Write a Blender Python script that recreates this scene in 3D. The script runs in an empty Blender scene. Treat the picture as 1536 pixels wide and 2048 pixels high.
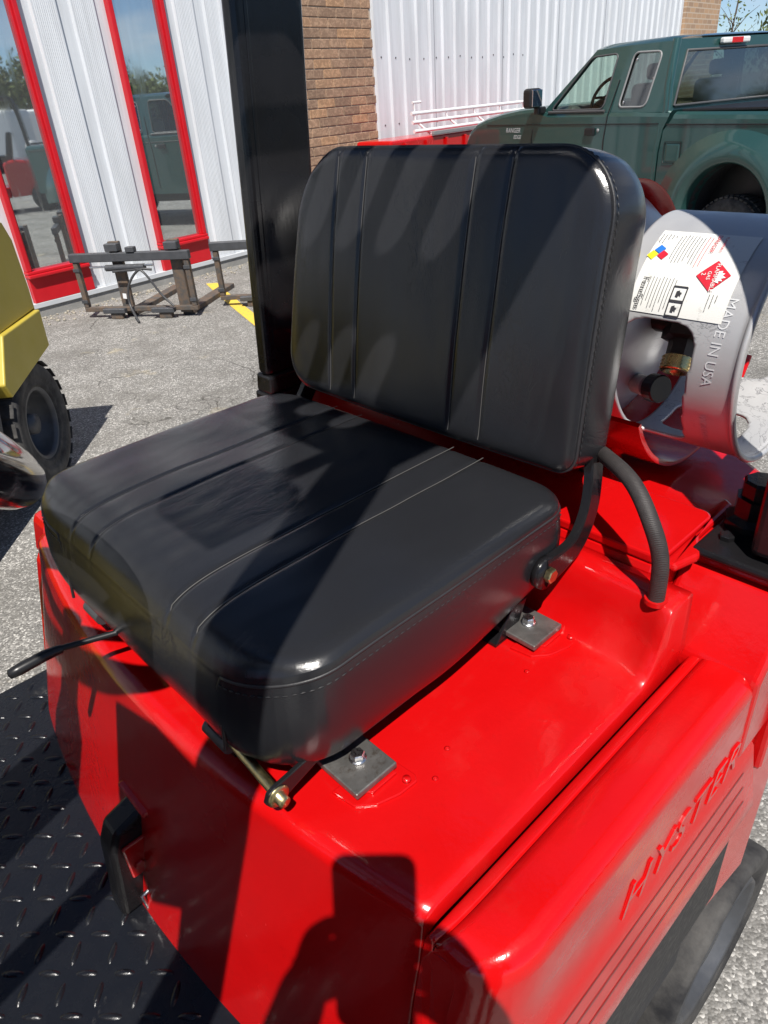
import bpy, bmesh, math, random
from mathutils import Vector, Matrix, noise
random.seed(11)
R_ = math.radians
scn = bpy.context.scene
col = scn.collection
H = 1.60            # eye height above the asphalt; all coordinates below are relative to the eye, H is added on building

# ------------------------------------------------------------------ camera, sky, sun, exposure
L_ = Vector((0.72329017, -0.6871805, -0.06807563))      # image right in world axes
D_ = Vector((-0.39428452, -0.33003701, -0.85768018))    # image down
F_ = Vector((0.56691362, 0.64719281, -0.50965715))      # view direction
cam = bpy.data.cameras.new('camera'); co = bpy.data.objects.new('camera', cam); col.objects.link(co)
co.matrix_world = Matrix(((L_.x, -D_.x, -F_.x, 0), (L_.y, -D_.y, -F_.y, 0), (L_.z, -D_.z, -F_.z, H), (0, 0, 0, 1)))
cam.sensor_fit = 'VERTICAL'; cam.sensor_height = 24.0; cam.lens = 24.0 * 1400 / 2048
cam.clip_start = 0.01; cam.clip_end = 2000
scn.camera = co
SUN = Vector((-0.33985, -0.41186, 0.8455)).normalized()   # towards the sun
sl = bpy.data.lights.new('sun', 'SUN'); so = bpy.data.objects.new('sun', sl); col.objects.link(so)
sl.energy = 5.0; sl.angle = R_(0.53); sl.color = (1.0, 0.955, 0.89)
so.rotation_euler = SUN.to_track_quat('Z', 'Y').to_euler()
so.location = (0, 0, 30)
w = bpy.data.worlds.new('World'); scn.world = w; w.use_nodes = True
nt = w.node_tree; nt.nodes.clear()
def wn(t, **k):
    n = nt.nodes.new(t)
    for a, b in k.items(): setattr(n, a, b)
    return n
sky = wn('ShaderNodeTexSky', sky_type='NISHITA', sun_disc=False, sun_elevation=math.asin(SUN.z), sun_rotation=math.atan2(SUN.x, SUN.y), air_density=0.75, dust_density=0.0, ozone_density=4.0, altitude=800)
bg = wn('ShaderNodeBackground'); bg.inputs['Strength'].default_value = 0.08
out = wn('ShaderNodeOutputWorld')
tcw = wn('ShaderNodeTexCoord')
sxyz = wn('ShaderNodeSeparateXYZ'); nt.links.new(tcw.outputs['Generated'], sxyz.inputs[0])
zc_ = wn('ShaderNodeMath', operation='MAXIMUM'); zc_.inputs[1].default_value = 0.0; nt.links.new(sxyz.outputs['Z'], zc_.inputs[0])
za_ = wn('ShaderNodeMath', operation='ADD'); za_.inputs[1].default_value = 0.16; nt.links.new(zc_.outputs[0], za_.inputs[0])
dx_ = wn('ShaderNodeMath', operation='DIVIDE'); nt.links.new(sxyz.outputs['X'], dx_.inputs[0]); nt.links.new(za_.outputs[0], dx_.inputs[1])
dy_ = wn('ShaderNodeMath', operation='DIVIDE'); nt.links.new(sxyz.outputs['Y'], dy_.inputs[0]); nt.links.new(za_.outputs[0], dy_.inputs[1])
mpw = wn('ShaderNodeCombineXYZ'); nt.links.new(dx_.outputs[0], mpw.inputs[0]); nt.links.new(dy_.outputs[0], mpw.inputs[1])   # a flat cloud layer seen in perspective
ns = wn('ShaderNodeTexNoise'); ns.inputs['Scale'].default_value = 0.8; ns.inputs['Detail'].default_value = 9; ns.inputs['Roughness'].default_value = 0.58
rp = wn('ShaderNodeValToRGB'); rp.color_ramp.elements[0].position = 0.53; rp.color_ramp.elements[1].position = 0.74
rp.color_ramp.elements[0].color = (0, 0, 0, 1); rp.color_ramp.elements[1].color = (0.8, 0.8, 0.8, 1)
mxw = wn('ShaderNodeMixRGB'); mxw.inputs['Color2'].default_value = (7.0, 7.2, 7.6, 1)
nt.links.new(mpw.outputs['Vector'], ns.inputs['Vector'])
nt.links.new(ns.outputs['Fac'], rp.inputs['Fac']); nt.links.new(rp.outputs['Color'], mxw.inputs['Fac'])
nt.links.new(sky.outputs['Color'], mxw.inputs['Color1']); nt.links.new(mxw.outputs['Color'], bg.inputs['Color'])
nt.links.new(bg.outputs['Background'], out.inputs['Surface'])
scn.view_settings.view_transform = 'Standard'; scn.view_settings.look = 'None'
scn.view_settings.exposure = 0.4; scn.view_settings.gamma = 1.0; scn.view_settings.use_curve_mapping = False
scn.cycles.use_denoising = True
scn.cycles.max_bounces = 8; scn.cycles.transparent_max_bounces = 12
scn.cycles.caustics_reflective = False; scn.cycles.caustics_refractive = False
scn.cycles.sample_clamp_indirect = 6.0

# ------------------------------------------------------------------ materials
M = {}
def S_(n, k): return n.inputs[k]
class NT:
    def __init__(s, name):
        s.m = bpy.data.materials.new(name); s.m.use_nodes = True; s.t = s.m.node_tree
        s.b = s.t.nodes['Principled BSDF']; s.co = s.n('ShaderNodeTexCoord').outputs['Object']
        s.geo = None
        M[name] = s.m
    def n(s, t, **k):
        x = s.t.nodes.new(t)
        for a, b in k.items(): setattr(x, a, b)
        return x
    def l(s, a, b): s.t.links.new(a, b)
    def noise(s, scale, detail=4, rough=0.55, vec=None, dist=0.0):
        x = s.n('ShaderNodeTexNoise'); x.inputs['Scale'].default_value = scale; x.inputs['Detail'].default_value = detail
        x.inputs['Roughness'].default_value = rough; x.inputs['Distortion'].default_value = dist
        s.l(vec or s.co, x.inputs['Vector']); return x.outputs['Fac']
    def voro(s, scale, feature='F1', vec=None, rnd=1.0):
        x = s.n('ShaderNodeTexVoronoi', feature=feature); x.inputs['Scale'].default_value = scale; x.inputs['Randomness'].default_value = rnd
        s.l(vec or s.co, x.inputs['Vector']); return x
    def ramp(s, fac, stops):
        x = s.n('ShaderNodeValToRGB'); e = x.color_ramp.elements
        while len(e) < len(stops): e.new(0.5)
        for i, (p, c) in enumerate(stops):
            e[i].position = p; e[i].color = (c, c, c, 1) if not hasattr(c, '__len__') else (*c[:3], 1)
        s.l(fac, x.inputs['Fac']); return x.outputs['Color']
    def mix(s, fac, a, b, mode='MIX'):
        x = s.n('ShaderNodeMixRGB', blend_type=mode)
        for k, v in (('Fac', fac), ('Color1', a), ('Color2', b)):
            if hasattr(v, 'is_output') or hasattr(v, 'links'): s.l(v, x.inputs[k])
            elif hasattr(v, '__len__'): x.inputs[k].default_value = (*v[:3], 1)
            else: x.inputs[k].default_value = v if k == 'Fac' else (v, v, v, 1)
        return x.outputs['Color']
    def math(s, op, a, b=0.0, clamp=False):
        x = s.n('ShaderNodeMath', operation=op, use_clamp=clamp)
        for i, v in enumerate((a, b)):
            if hasattr(v, 'links'): s.l(v, x.inputs[i])
            else: x.inputs[i].default_value = v
        return x.outputs[0]
    def base(s, v, rough=0.5, metal=0.0, spec=0.5, coat=0.0, coatr=0.05):
        if hasattr(v, 'links'): s.l(v, s.b.inputs['Base Color'])
        else: s.b.inputs['Base Color'].default_value = (*v[:3], 1)
        if hasattr(rough, 'links'): s.l(rough, s.b.inputs['Roughness'])
        else: s.b.inputs['Roughness'].default_value = rough
        if hasattr(metal, 'links'): s.l(metal, s.b.inputs['Metallic'])
        else: s.b.inputs['Metallic'].default_value = metal
        s.b.inputs['Specular IOR Level'].default_value = spec
        s.b.inputs['Coat Weight'].default_value = coat; s.b.inputs['Coat Roughness'].default_value = coatr
        return s
    def bump(s, h, strength=0.3, dist=0.002, coat=False):
        x = s.n('ShaderNodeBump'); x.inputs['Strength'].default_value = strength; x.inputs['Distance'].default_value = dist
        s.l(h, x.inputs['Height']); s.l(x.outputs['Normal'], s.b.inputs['Normal'])
        if coat: s.l(x.outputs['Normal'], s.b.inputs['Coat Normal'])
        return s
    def mapped(s, scale):
        x = s.n('ShaderNodeMapping'); x.inputs['Scale'].default_value = scale; s.l(s.co, x.inputs['Vector']); return x.outputs['Vector']

def plain(name, c, rough=0.5, metal=0.0, spec=0.5, coat=0.0, var=0.15, vs=30.0, bump=0.0, bs=120.0, bd=0.001):
    a = NT(name)
    f = a.noise(vs, 5)
    lo = tuple(v * (1 - var) for v in c); hi = tuple(min(1, v * (1 + var)) for v in c)
    a.base(a.mix(f, lo, hi), a.ramp(a.noise(vs * 2.3, 4), [(0.3, max(0.02, rough * 0.8)), (0.7, min(1, rough * 1.2))]), metal, spec, coat)
    if bump: a.bump(a.noise(bs, 3), bump, bd)
    return a

# red truck paint, brushed on thick, with runs and orange peel
a = NT('red_paint')
f = a.noise(14, 5); sp = a.noise(260, 3, 0.6)
c1 = a.mix(f, (0.47, 0.0026, 0.0032), (0.55, 0.0045, 0.0052))
specks = a.ramp(a.voro(95).outputs['Distance'], [(0.0, 1.0), (0.035, 0.0)])
gate = a.ramp(a.noise(6.5, 3), [(0.56, 0.0), (0.62, 1.0)])
c1 = a.mix(a.math('MULTIPLY', specks, gate), c1, (0.30, 0.02, 0.015))
hair = a.math('MULTIPLY', a.ramp(a.noise(1, 3, 0.5, a.mapped((26, 90, 60)), 3.0), [(0.493, 0.0), (0.5, 1.0), (0.507, 0.0)]), a.ramp(a.noise(5, 3), [(0.60, 0.0), (0.70, 0.10)]))
dust = a.math('MULTIPLY', a.ramp(a.noise(4.5, 6, 0.7), [(0.55, 0.0), (0.85, 1.0)]), 0.08)
c1 = a.mix(hair, c1, (0.55, 0.16, 0.13)); c1 = a.mix(dust, c1, (0.42, 0.20, 0.16))
pch = a.ramp(a.noise(7, 4, 0.6), [(0.50, 0.0), (0.62, 1.0)])
a.base(c1, a.math('ADD', a.ramp(a.noise(9, 4), [(0.35, 0.15), (0.7, 0.30)]), a.math('MULTIPLY', dust, 0.9)), 0, 0.42, 0.35, 0.06)
a.bump(a.math('ADD', a.math('MULTIPLY', a.noise(55, 4, 0.6), 0.6), a.math('MULTIPLY', sp, a.math('ADD', a.math('MULTIPLY', pch, 0.10), 0.08))), 0.12, 0.006, True)
# heavy glossy black brush paint
a = NT('black_paint')
a.base(a.mix(a.noise(25, 4), (0.006, 0.006, 0.007), (0.014, 0.013, 0.014)), a.ramp(a.noise(12, 4), [(0.3, 0.16), (0.75, 0.36)]), 0, 0.32, 0.10, 0.08)
a.bump(a.noise(1, 5, 0.6, a.mapped((140, 140, 28))), 0.12, 0.003, True)
# tread plate: wet-looking black enamel with dust and rubbed lugs
a = NT('tread_plate')
d = a.noise(7, 5, 0.62); dd = a.math('MULTIPLY', a.ramp(d, [(0.64, 0.0), (0.80, 0.8)]), a.ramp(a.noise(180, 4, 0.7), [(0.42, 0.0), (0.62, 1.0)]))
a.base(a.mix(dd, (0.008, 0.009, 0.012), (0.34, 0.32, 0.28)), a.mix(dd, a.ramp(a.noise(30, 4), [(0.35, 0.2), (0.7, 0.36)]), 0.8), 0, 0.4, 0.1, 0.08)
a.bump(a.noise(160, 5, 0.65), 0.3, 0.0025)
# black vinyl
a = NT('black_vinyl')
g = a.voro(900, 'F1').outputs['Distance']; wr = a.noise(1, 4, 0.6, a.mapped((16, 60, 30)), 1.2)
wr2 = a.ramp(wr, [(0.46, 0.0), (0.5, 1.0), (0.54, 0.0)])
sc = a.noise(9, 3)
a.base(a.mix(a.noise(20, 4), (0.0150, 0.0156, 0.0180), (0.0178, 0.0184, 0.0210)), a.ramp(a.noise(5, 3), [(0.3, 0.17), (0.72, 0.25)]), 0, 0.55)
a.bump(a.math('ADD', a.math('MULTIPLY', g, 0.25), a.math('ADD', a.math('MULTIPLY', a.math('MULTIPLY', wr2, a.ramp(a.noise(7, 3), [(0.5, 0.0), (0.62, 1.0)])), -0.45), a.math('MULTIPLY', sc, 1.0))), 0.2, 0.0016)
plain('stitch_thread', (0.022, 0.022, 0.024), 0.45, bump=0.3, bs=800)
plain('highlight_thread', (0.10, 0.096, 0.09), 0.55)  # pale tone paints the welting highlight along the pleat seams
plain('dark_rubber', (0.018, 0.018, 0.019), 0.62, var=0.3, vs=40, bump=0.4, bs=90, bd=0.003)
a = NT('tyre_rubber')
a.base(a.mix(a.ramp(a.noise(10, 6, 0.65), [(0.35, 0.0), (0.75, 1.0)]), (0.014, 0.014, 0.016), (0.10, 0.095, 0.088)), 0.75, 0, 0.35)
a.bump(a.noise(70, 5), 0.4, 0.003)
a = NT('plastic_black'); a.base((0.012, 0.012, 0.013), a.ramp(a.noise(30, 3), [(0.3, 0.28), (0.7, 0.45)]))
plain('zinc', (0.62, 0.63, 0.65), 0.3, 1.0, var=0.15, vs=200, bump=0.3, bs=500, bd=0.0005)
plain('brass', (0.70, 0.52, 0.22), 0.28, 1.0, var=0.2, vs=120)
plain('yellow_zinc', (0.60, 0.50, 0.25), 0.34, 1.0, var=0.25, vs=160)
a = NT('steel_plate')
a.base(a.mix(a.ramp(a.noise(75, 6, 0.7), [(0.52, 0.0), (0.68, 0.8)]), a.mix(a.noise(40, 6, 0.65), (0.13, 0.125, 0.12), (0.30, 0.29, 0.275)), (0.10, 0.075, 0.055)), a.ramp(a.noise(70, 5), [(0.3, 0.36), (0.7, 0.55)]), 0.75)
a.bump(a.noise(240, 4), 0.2, 0.001)
a = NT('worn_rim')
sc = a.ramp(a.noise(1, 6, 0.7, a.mapped((20, 9, 30))), [(0.56, 0.0), (0.74, 0.8)])
a.base(a.mix(sc, (0.014, 0.013, 0.014), (0.26, 0.25, 0.235)), a.mix(sc, 0.14, 0.4), 0, 0.7, 0.6, 0.08)
# aluminium tank
a = NT('aluminium')
sp = a.ramp(a.noise(150, 5, 0.7), [(0.66, 0.0), (0.76, 0.7)])
scr = a.ramp(a.noise(1, 5, 0.6, a.mapped((9, 16, 60)), 2.0), [(0.485, 0.0), (0.5, 1.0), (0.515, 0.0)])
dk = a.math('MULTIPLY', scr, a.ramp(a.noise(8, 3), [(0.5, 0.0), (0.6, 1.0)]))
a.base(a.mix(dk, a.mix(sp, a.mix(a.noise(5, 4), (0.48, 0.48, 0.48), (0.62, 0.62, 0.625)), (0.34, 0.32, 0.30)), (0.24, 0.24, 0.25)), a.ramp(a.noise(26, 5, 0.6), [(0.3, 0.36), (0.7, 0.52)]), 0.45)
a.bump(a.noise(120, 4), 0.12, 0.001)
plain('grimy_aluminium', (0.50, 0.46, 0.43), 0.55, 0.6, var=0.3, vs=60, bump=0.2, bs=150)
plain('dark_bronze', (0.045, 0.032, 0.026), 0.42, 0.5, var=0.4, vs=90)
a = NT('label_white'); a.base(a.mix(a.ramp(a.noise(60, 6, 0.7), [(0.6, 0.0), (0.72, 1.0)]), (0.70, 0.70, 0.67), (0.38, 0.37, 0.35)), 0.5)
plain('print_black', (0.03, 0.03, 0.035), 0.6); plain('print_red', (0.55, 0.012, 0.03), 0.5); plain('print_blue', (0.02, 0.16, 0.55), 0.5)
plain('print_yellow', (0.80, 0.68, 0.02), 0.5); plain('print_white', (0.80, 0.79, 0.76), 0.5); plain('print_silver', (0.60, 0.61, 0.62), 0.4)
# braided hose
a = NT('braided_hose')
wv = a.n('ShaderNodeTexWave', wave_type='BANDS', bands_direction='DIAGONAL'); wv.inputs['Scale'].default_value = 210; wv.inputs['Distortion'].default_value = 1.5
a.l(a.co, wv.inputs['Vector'])
a.base(a.mix(a.noise(90, 5), (0.016, 0.014, 0.014), (0.052, 0.044, 0.042)), 0.6); a.bump(a.math('ADD', wv.outputs['Fac'], a.noise(700, 4)), 0.25, 0.0015)
# asphalt
a = NT('asphalt')
ag = a.voro(150); agc = a.n('ShaderNodeSeparateColor'); a.l(ag.outputs['Color'], agc.inputs['Color'])
ag2 = a.voro(52); ag2c = a.n('ShaderNodeSeparateColor'); a.l(ag2.outputs['Color'], ag2c.inputs['Color'])
st = a.ramp(agc.outputs['Red'], [(0.0, 0.12), (0.5, 0.21), (0.80, 0.31), (1.0, 0.66)])
st2 = a.ramp(ag2c.outputs['Green'], [(0.0, 0.14), (0.55, 0.22), (0.85, 0.36), (1.0, 0.66)])
big = a.ramp(a.noise(0.9, 5, 0.6), [(0.3, 0.88), (0.7, 1.16)])
wear = a.ramp(a.noise(3.2, 5, 0.65), [(0.45, 0.0), (0.62, 1.0)])
cc = a.mix(0.18, st, st2)
cc = a.mix(a.math('MULTIPLY', wear, 0.5), cc, a.mix(a.noise(120, 3), (0.10, 0.10, 0.10), (0.19, 0.185, 0.175)))
cc = a.mix(1.0, cc, big, 'MULTIPLY')
sand = a.math('MULTIPLY', a.ramp(a.noise(1.3, 6, 0.7), [(0.60, 0.0), (0.70, 1.0)]), 0.65)
cc = a.mix(sand, cc, (0.47, 0.42, 0.30))
dv = a.n('ShaderNodeVectorMath', operation='ADD'); nv = a.n('ShaderNodeTexNoise'); nv.inputs['Scale'].default_value = 2.2; nv.inputs['Detail'].default_value = 6
a.l(a.co, nv.inputs['Vector']); sv = a.n('ShaderNodeVectorMath', operation='SCALE'); sv.inputs['Scale'].default_value = 0.55; a.l(nv.outputs['Color'], sv.inputs[0])
a.l(a.co, dv.inputs[0]); a.l(sv.outputs[0], dv.inputs[1])
ck = a.voro(0.75, 'DISTANCE_TO_EDGE', dv.outputs[0]); crack = a.ramp(ck.outputs['Distance'], [(0.0, 0.9), (0.003, 0.7), (0.007, 0.0)])
ck2 = a.voro(6.0, 'DISTANCE_TO_EDGE', dv.outputs[0]); cr2 = a.math('MULTIPLY', a.ramp(ck2.outputs['Distance'], [(0.0, 1.0), (0.03, 0.6), (0.05, 0.0)]), a.ramp(a.noise(0.8, 3), [(0.58, 0.0), (0.66, 0.7)]))
crk = a.math('MAXIMUM', a.math('MULTIPLY', crack, a.ramp(a.noise(1.1, 2), [(0.48, 0.0), (0.60, 0.8)])), cr2)
cc = a.mix(crk, cc, (0.045, 0.043, 0.04))
cc = a.mix(1.0, cc, (1.0, 0.965, 0.90), 'MULTIPLY')
a.base(cc, 0.86, 0, 0.25)
a.bump(a.math('SUBTRACT', a.math('ADD', agc.outputs['Red'], a.math('MULTIPLY', ag.outputs['Distance'], -1.0)), a.math('MULTIPLY', crk, 2.0)), 0.55, 0.006)
a = NT('yellow_line_paint')
a.base(a.mix(a.ramp(a.noise(40, 6, 0.7), [(0.56, 0.0), (0.66, 1.0)]), (0.72, 0.50, 0.06), (0.22, 0.20, 0.17)), 0.8); a.bump(a.noise(140, 3), 0.5, 0.004)
plain('gravel_stone', (0.33, 0.30, 0.24), 0.9, var=0.4, vs=25)
# building
a = NT('white_cladding')
ln = a.ramp(a.noise(1, 3, 0.5, a.mapped((260, 260, 2.0))), [(0.3, 0.90), (0.7, 1.0)])
dirt = a.ramp(a.noise(1, 5, 0.6, a.mapped((9, 9, 0.8))), [(0.35, 0.86), (0.6, 1.0)])
a.base(a.mix(1.0, a.mix(1.0, (0.69, 0.715, 0.74), ln, 'MULTIPLY'), dirt, 'MULTIPLY'), 0.45, 0, 0.4); a.bump(a.noise(60, 4), 0.08, 0.003)
plain('cladding_shade_joint', (0.22, 0.23, 0.26), 0.6)
plain('red_frame_paint', (0.55, 0.01, 0.018), 0.35, var=0.15, vs=8, bump=0.1, bs=60)
plain('flashing_grey', (0.55, 0.57, 0.59), 0.45, var=0.12, vs=6)
plain('concrete', (0.27, 0.265, 0.25), 0.9, var=0.35, vs=9, bump=0.5, bs=60, bd=0.004)
plain('mortar', (0.50, 0.40, 0.30), 0.95, var=0.15, vs=40, bump=0.5, bs=160, bd=0.003)
a = NT('brick')
oi = a.n('ShaderNodeObjectInfo')
bc = a.ramp(oi.outputs['Random'], [(0.0, (0.31, 0.21, 0.145)), (0.35, (0.41, 0.275, 0.185)), (0.65, (0.46, 0.30, 0.195)), (1.0, (0.52, 0.32, 0.185))])
off = a.n('ShaderNodeVectorMath', operation='ADD'); a.l(a.co, off.inputs[0]); cmb = a.n('ShaderNodeCombineXYZ'); a.l(a.math('MULTIPLY', oi.outputs['Random'], 37.0), cmb.inputs[0]); a.l(cmb.outputs[0], off.inputs[1])
worm = a.ramp(a.noise(22, 4, 0.6, off.outputs[0], 1.4), [(0.42, 0.0), (0.52, 1.0)])
a.base(a.mix(worm, bc, a.mix(1.0, bc, (0.68, 0.66, 0.66), 'MULTIPLY')), 0.9, 0, 0.2); a.bump(a.noise(45, 5, 0.6, off.outputs[0], 1.0), 0.6, 0.006)
a = NT('brickwork_far')
bt = a.n('ShaderNodeTexBrick'); bt.inputs['Scale'].default_value = 1.0; bt.inputs['Brick Width'].default_value = 0.305; bt.inputs['Row Height'].default_value = 0.1016; bt.inputs['Mortar Size'].default_value = 0.012
bt.inputs['Color1'].default_value = (0.33, 0.22, 0.145, 1); bt.inputs['Color2'].default_value = (0.46, 0.29, 0.17, 1); bt.inputs['Mortar'].default_value = (0.50, 0.40, 0.30, 1)
cx = a.n('ShaderNodeSeparateXYZ'); a.l(a.co, cx.inputs[0]); cb = a.n('ShaderNodeCombineXYZ'); a.l(cx.outputs['X'], cb.inputs[0]); a.l(cx.outputs['Z'], cb.inputs[1]); a.l(cb.outputs[0], bt.inputs['Vector'])
a.base(bt.outputs['Color'], 0.9)
a = NT('reflective_glass')
st = a.noise(1, 5, 0.6, a.mapped((14, 14, 1.4)))
a.base(a.mix(st, (0.58, 0.63, 0.64), (0.70, 0.75, 0.75)), a.ramp(a.noise(1, 5, 0.7, a.mapped((10, 10, 1.0))), [(0.52, 0.02), (0.78, 0.13)]), 0.92)
plain('dark_interior', (0.02, 0.02, 0.022), 0.8)
# other machines
plain('yellow_machine_paint', (0.50, 0.39, 0.055), 0.45, var=0.12, vs=4, bump=0.12, bs=40)
a = NT('rusty_steel')
rs = a.ramp(a.noise(14, 6, 0.68), [(0.40, 0.0), (0.62, 1.0)])
a.base(a.mix(rs, (0.085, 0.08, 0.075), (0.16, 0.11, 0.075)), 0.72, 0.25); a.bump(a.noise(90, 5), 0.5, 0.003)
plain('dark_steel', (0.09, 0.093, 0.10), 0.5, 0.5, var=0.35, vs=18, bump=0.3, bs=80)
plain('grey_hose', (0.05, 0.05, 0.052), 0.4, var=0.3)
a = NT('green_paint'); fl = a.ramp(a.noise(700, 2), [(0.45, 0.85), (0.6, 1.2)])
a.base(a.mix(1.0, (0.026, 0.080, 0.074), fl, 'MULTIPLY'), 0.30, 0.25, 0.5, 0.9, 0.04)
plain('green_dull', (0.011, 0.033, 0.031), 0.45, var=0.2)
plain('trim_grey', (0.25, 0.25, 0.25), 0.45); plain('plastic_grey', (0.07, 0.07, 0.072), 0.5)
a = NT('car_glass')
tr = a.n('ShaderNodeBsdfTransparent'); tr.inputs['Color'].default_value = (0.70, 0.82, 0.76, 1); gl = a.n('ShaderNodeBsdfGlossy'); gl.inputs['Roughness'].default_value = 0.02
lw = a.n('ShaderNodeLayerWeight'); fz = a.math('ADD', a.math('MULTIPLY', a.math('POWER', lw.outputs['Facing'], 4.0), 0.7), 0.06); ms = a.n('ShaderNodeMixShader'); a.l(fz, ms.inputs[0]); a.l(tr.outputs[0], ms.inputs[1]); a.l(gl.outputs[0], ms.inputs[2])
a.l(ms.outputs[0], a.t.nodes['Material Output'].inputs['Surface'])
a = NT('tinted_glass')
tr = a.n('ShaderNodeBsdfTransparent'); tr.inputs['Color'].default_value = (0.20, 0.25, 0.24, 1); gl = a.n('ShaderNodeBsdfGlossy'); gl.inputs['Roughness'].default_value = 0.05
lw = a.n('ShaderNodeLayerWeight'); fz = a.math('ADD', a.math('MULTIPLY', a.math('POWER', lw.outputs['Facing'], 3.0), 0.6), 0.22); ms = a.n('ShaderNodeMixShader'); a.l(fz, ms.inputs[0]); a.l(tr.outputs[0], ms.inputs[1]); a.l(gl.outputs[0], ms.inputs[2])
a.l(ms.outputs[0], a.t.nodes['Material Output'].inputs['Surface'])
plain('lamp_red', (0.55, 0.015, 0.02), 0.2, coat=0.5); plain('lamp_white', (0.72, 0.72, 0.70), 0.25, coat=0.5)
plain('mirror_glass', (0.72, 0.75, 0.78), 0.05, 1.0, var=0.05)
plain('white_paint', (0.74, 0.75, 0.75), 0.4, var=0.08)
plain('bark', (0.10, 0.075, 0.055), 0.9, var=0.4, vs=12, bump=0.6, bs=40, bd=0.01)
a = NT('leaf'); oi = a.n('ShaderNodeObjectInfo')
lc = a.mix(a.noise(2.5, 3), (0.07, 0.10, 0.028), (0.17, 0.20, 0.055)); a.base(lc, 0.6, 0, 0.3)
a = NT('leaf_dark'); a.base(a.mix(a.noise(1.1, 4), (0.07, 0.085, 0.03), (0.19, 0.19, 0.07)), 0.65, 0, 0.3)
plain('skin', (0.46, 0.27, 0.19), 0.5, var=0.1); plain('jacket_cloth', (0.05, 0.065, 0.10), 0.85, var=0.2, bump=0.4, bs=250); plain('trouser_cloth', (0.045, 0.05, 0.06), 0.9, bump=0.4, bs=250)
plain('hair_brown', (0.05, 0.03, 0.02), 0.6)
a = NT('phone_body'); a.base((0.02, 0.02, 0.024), 0.2, 0, 0.5, 0.5)

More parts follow.
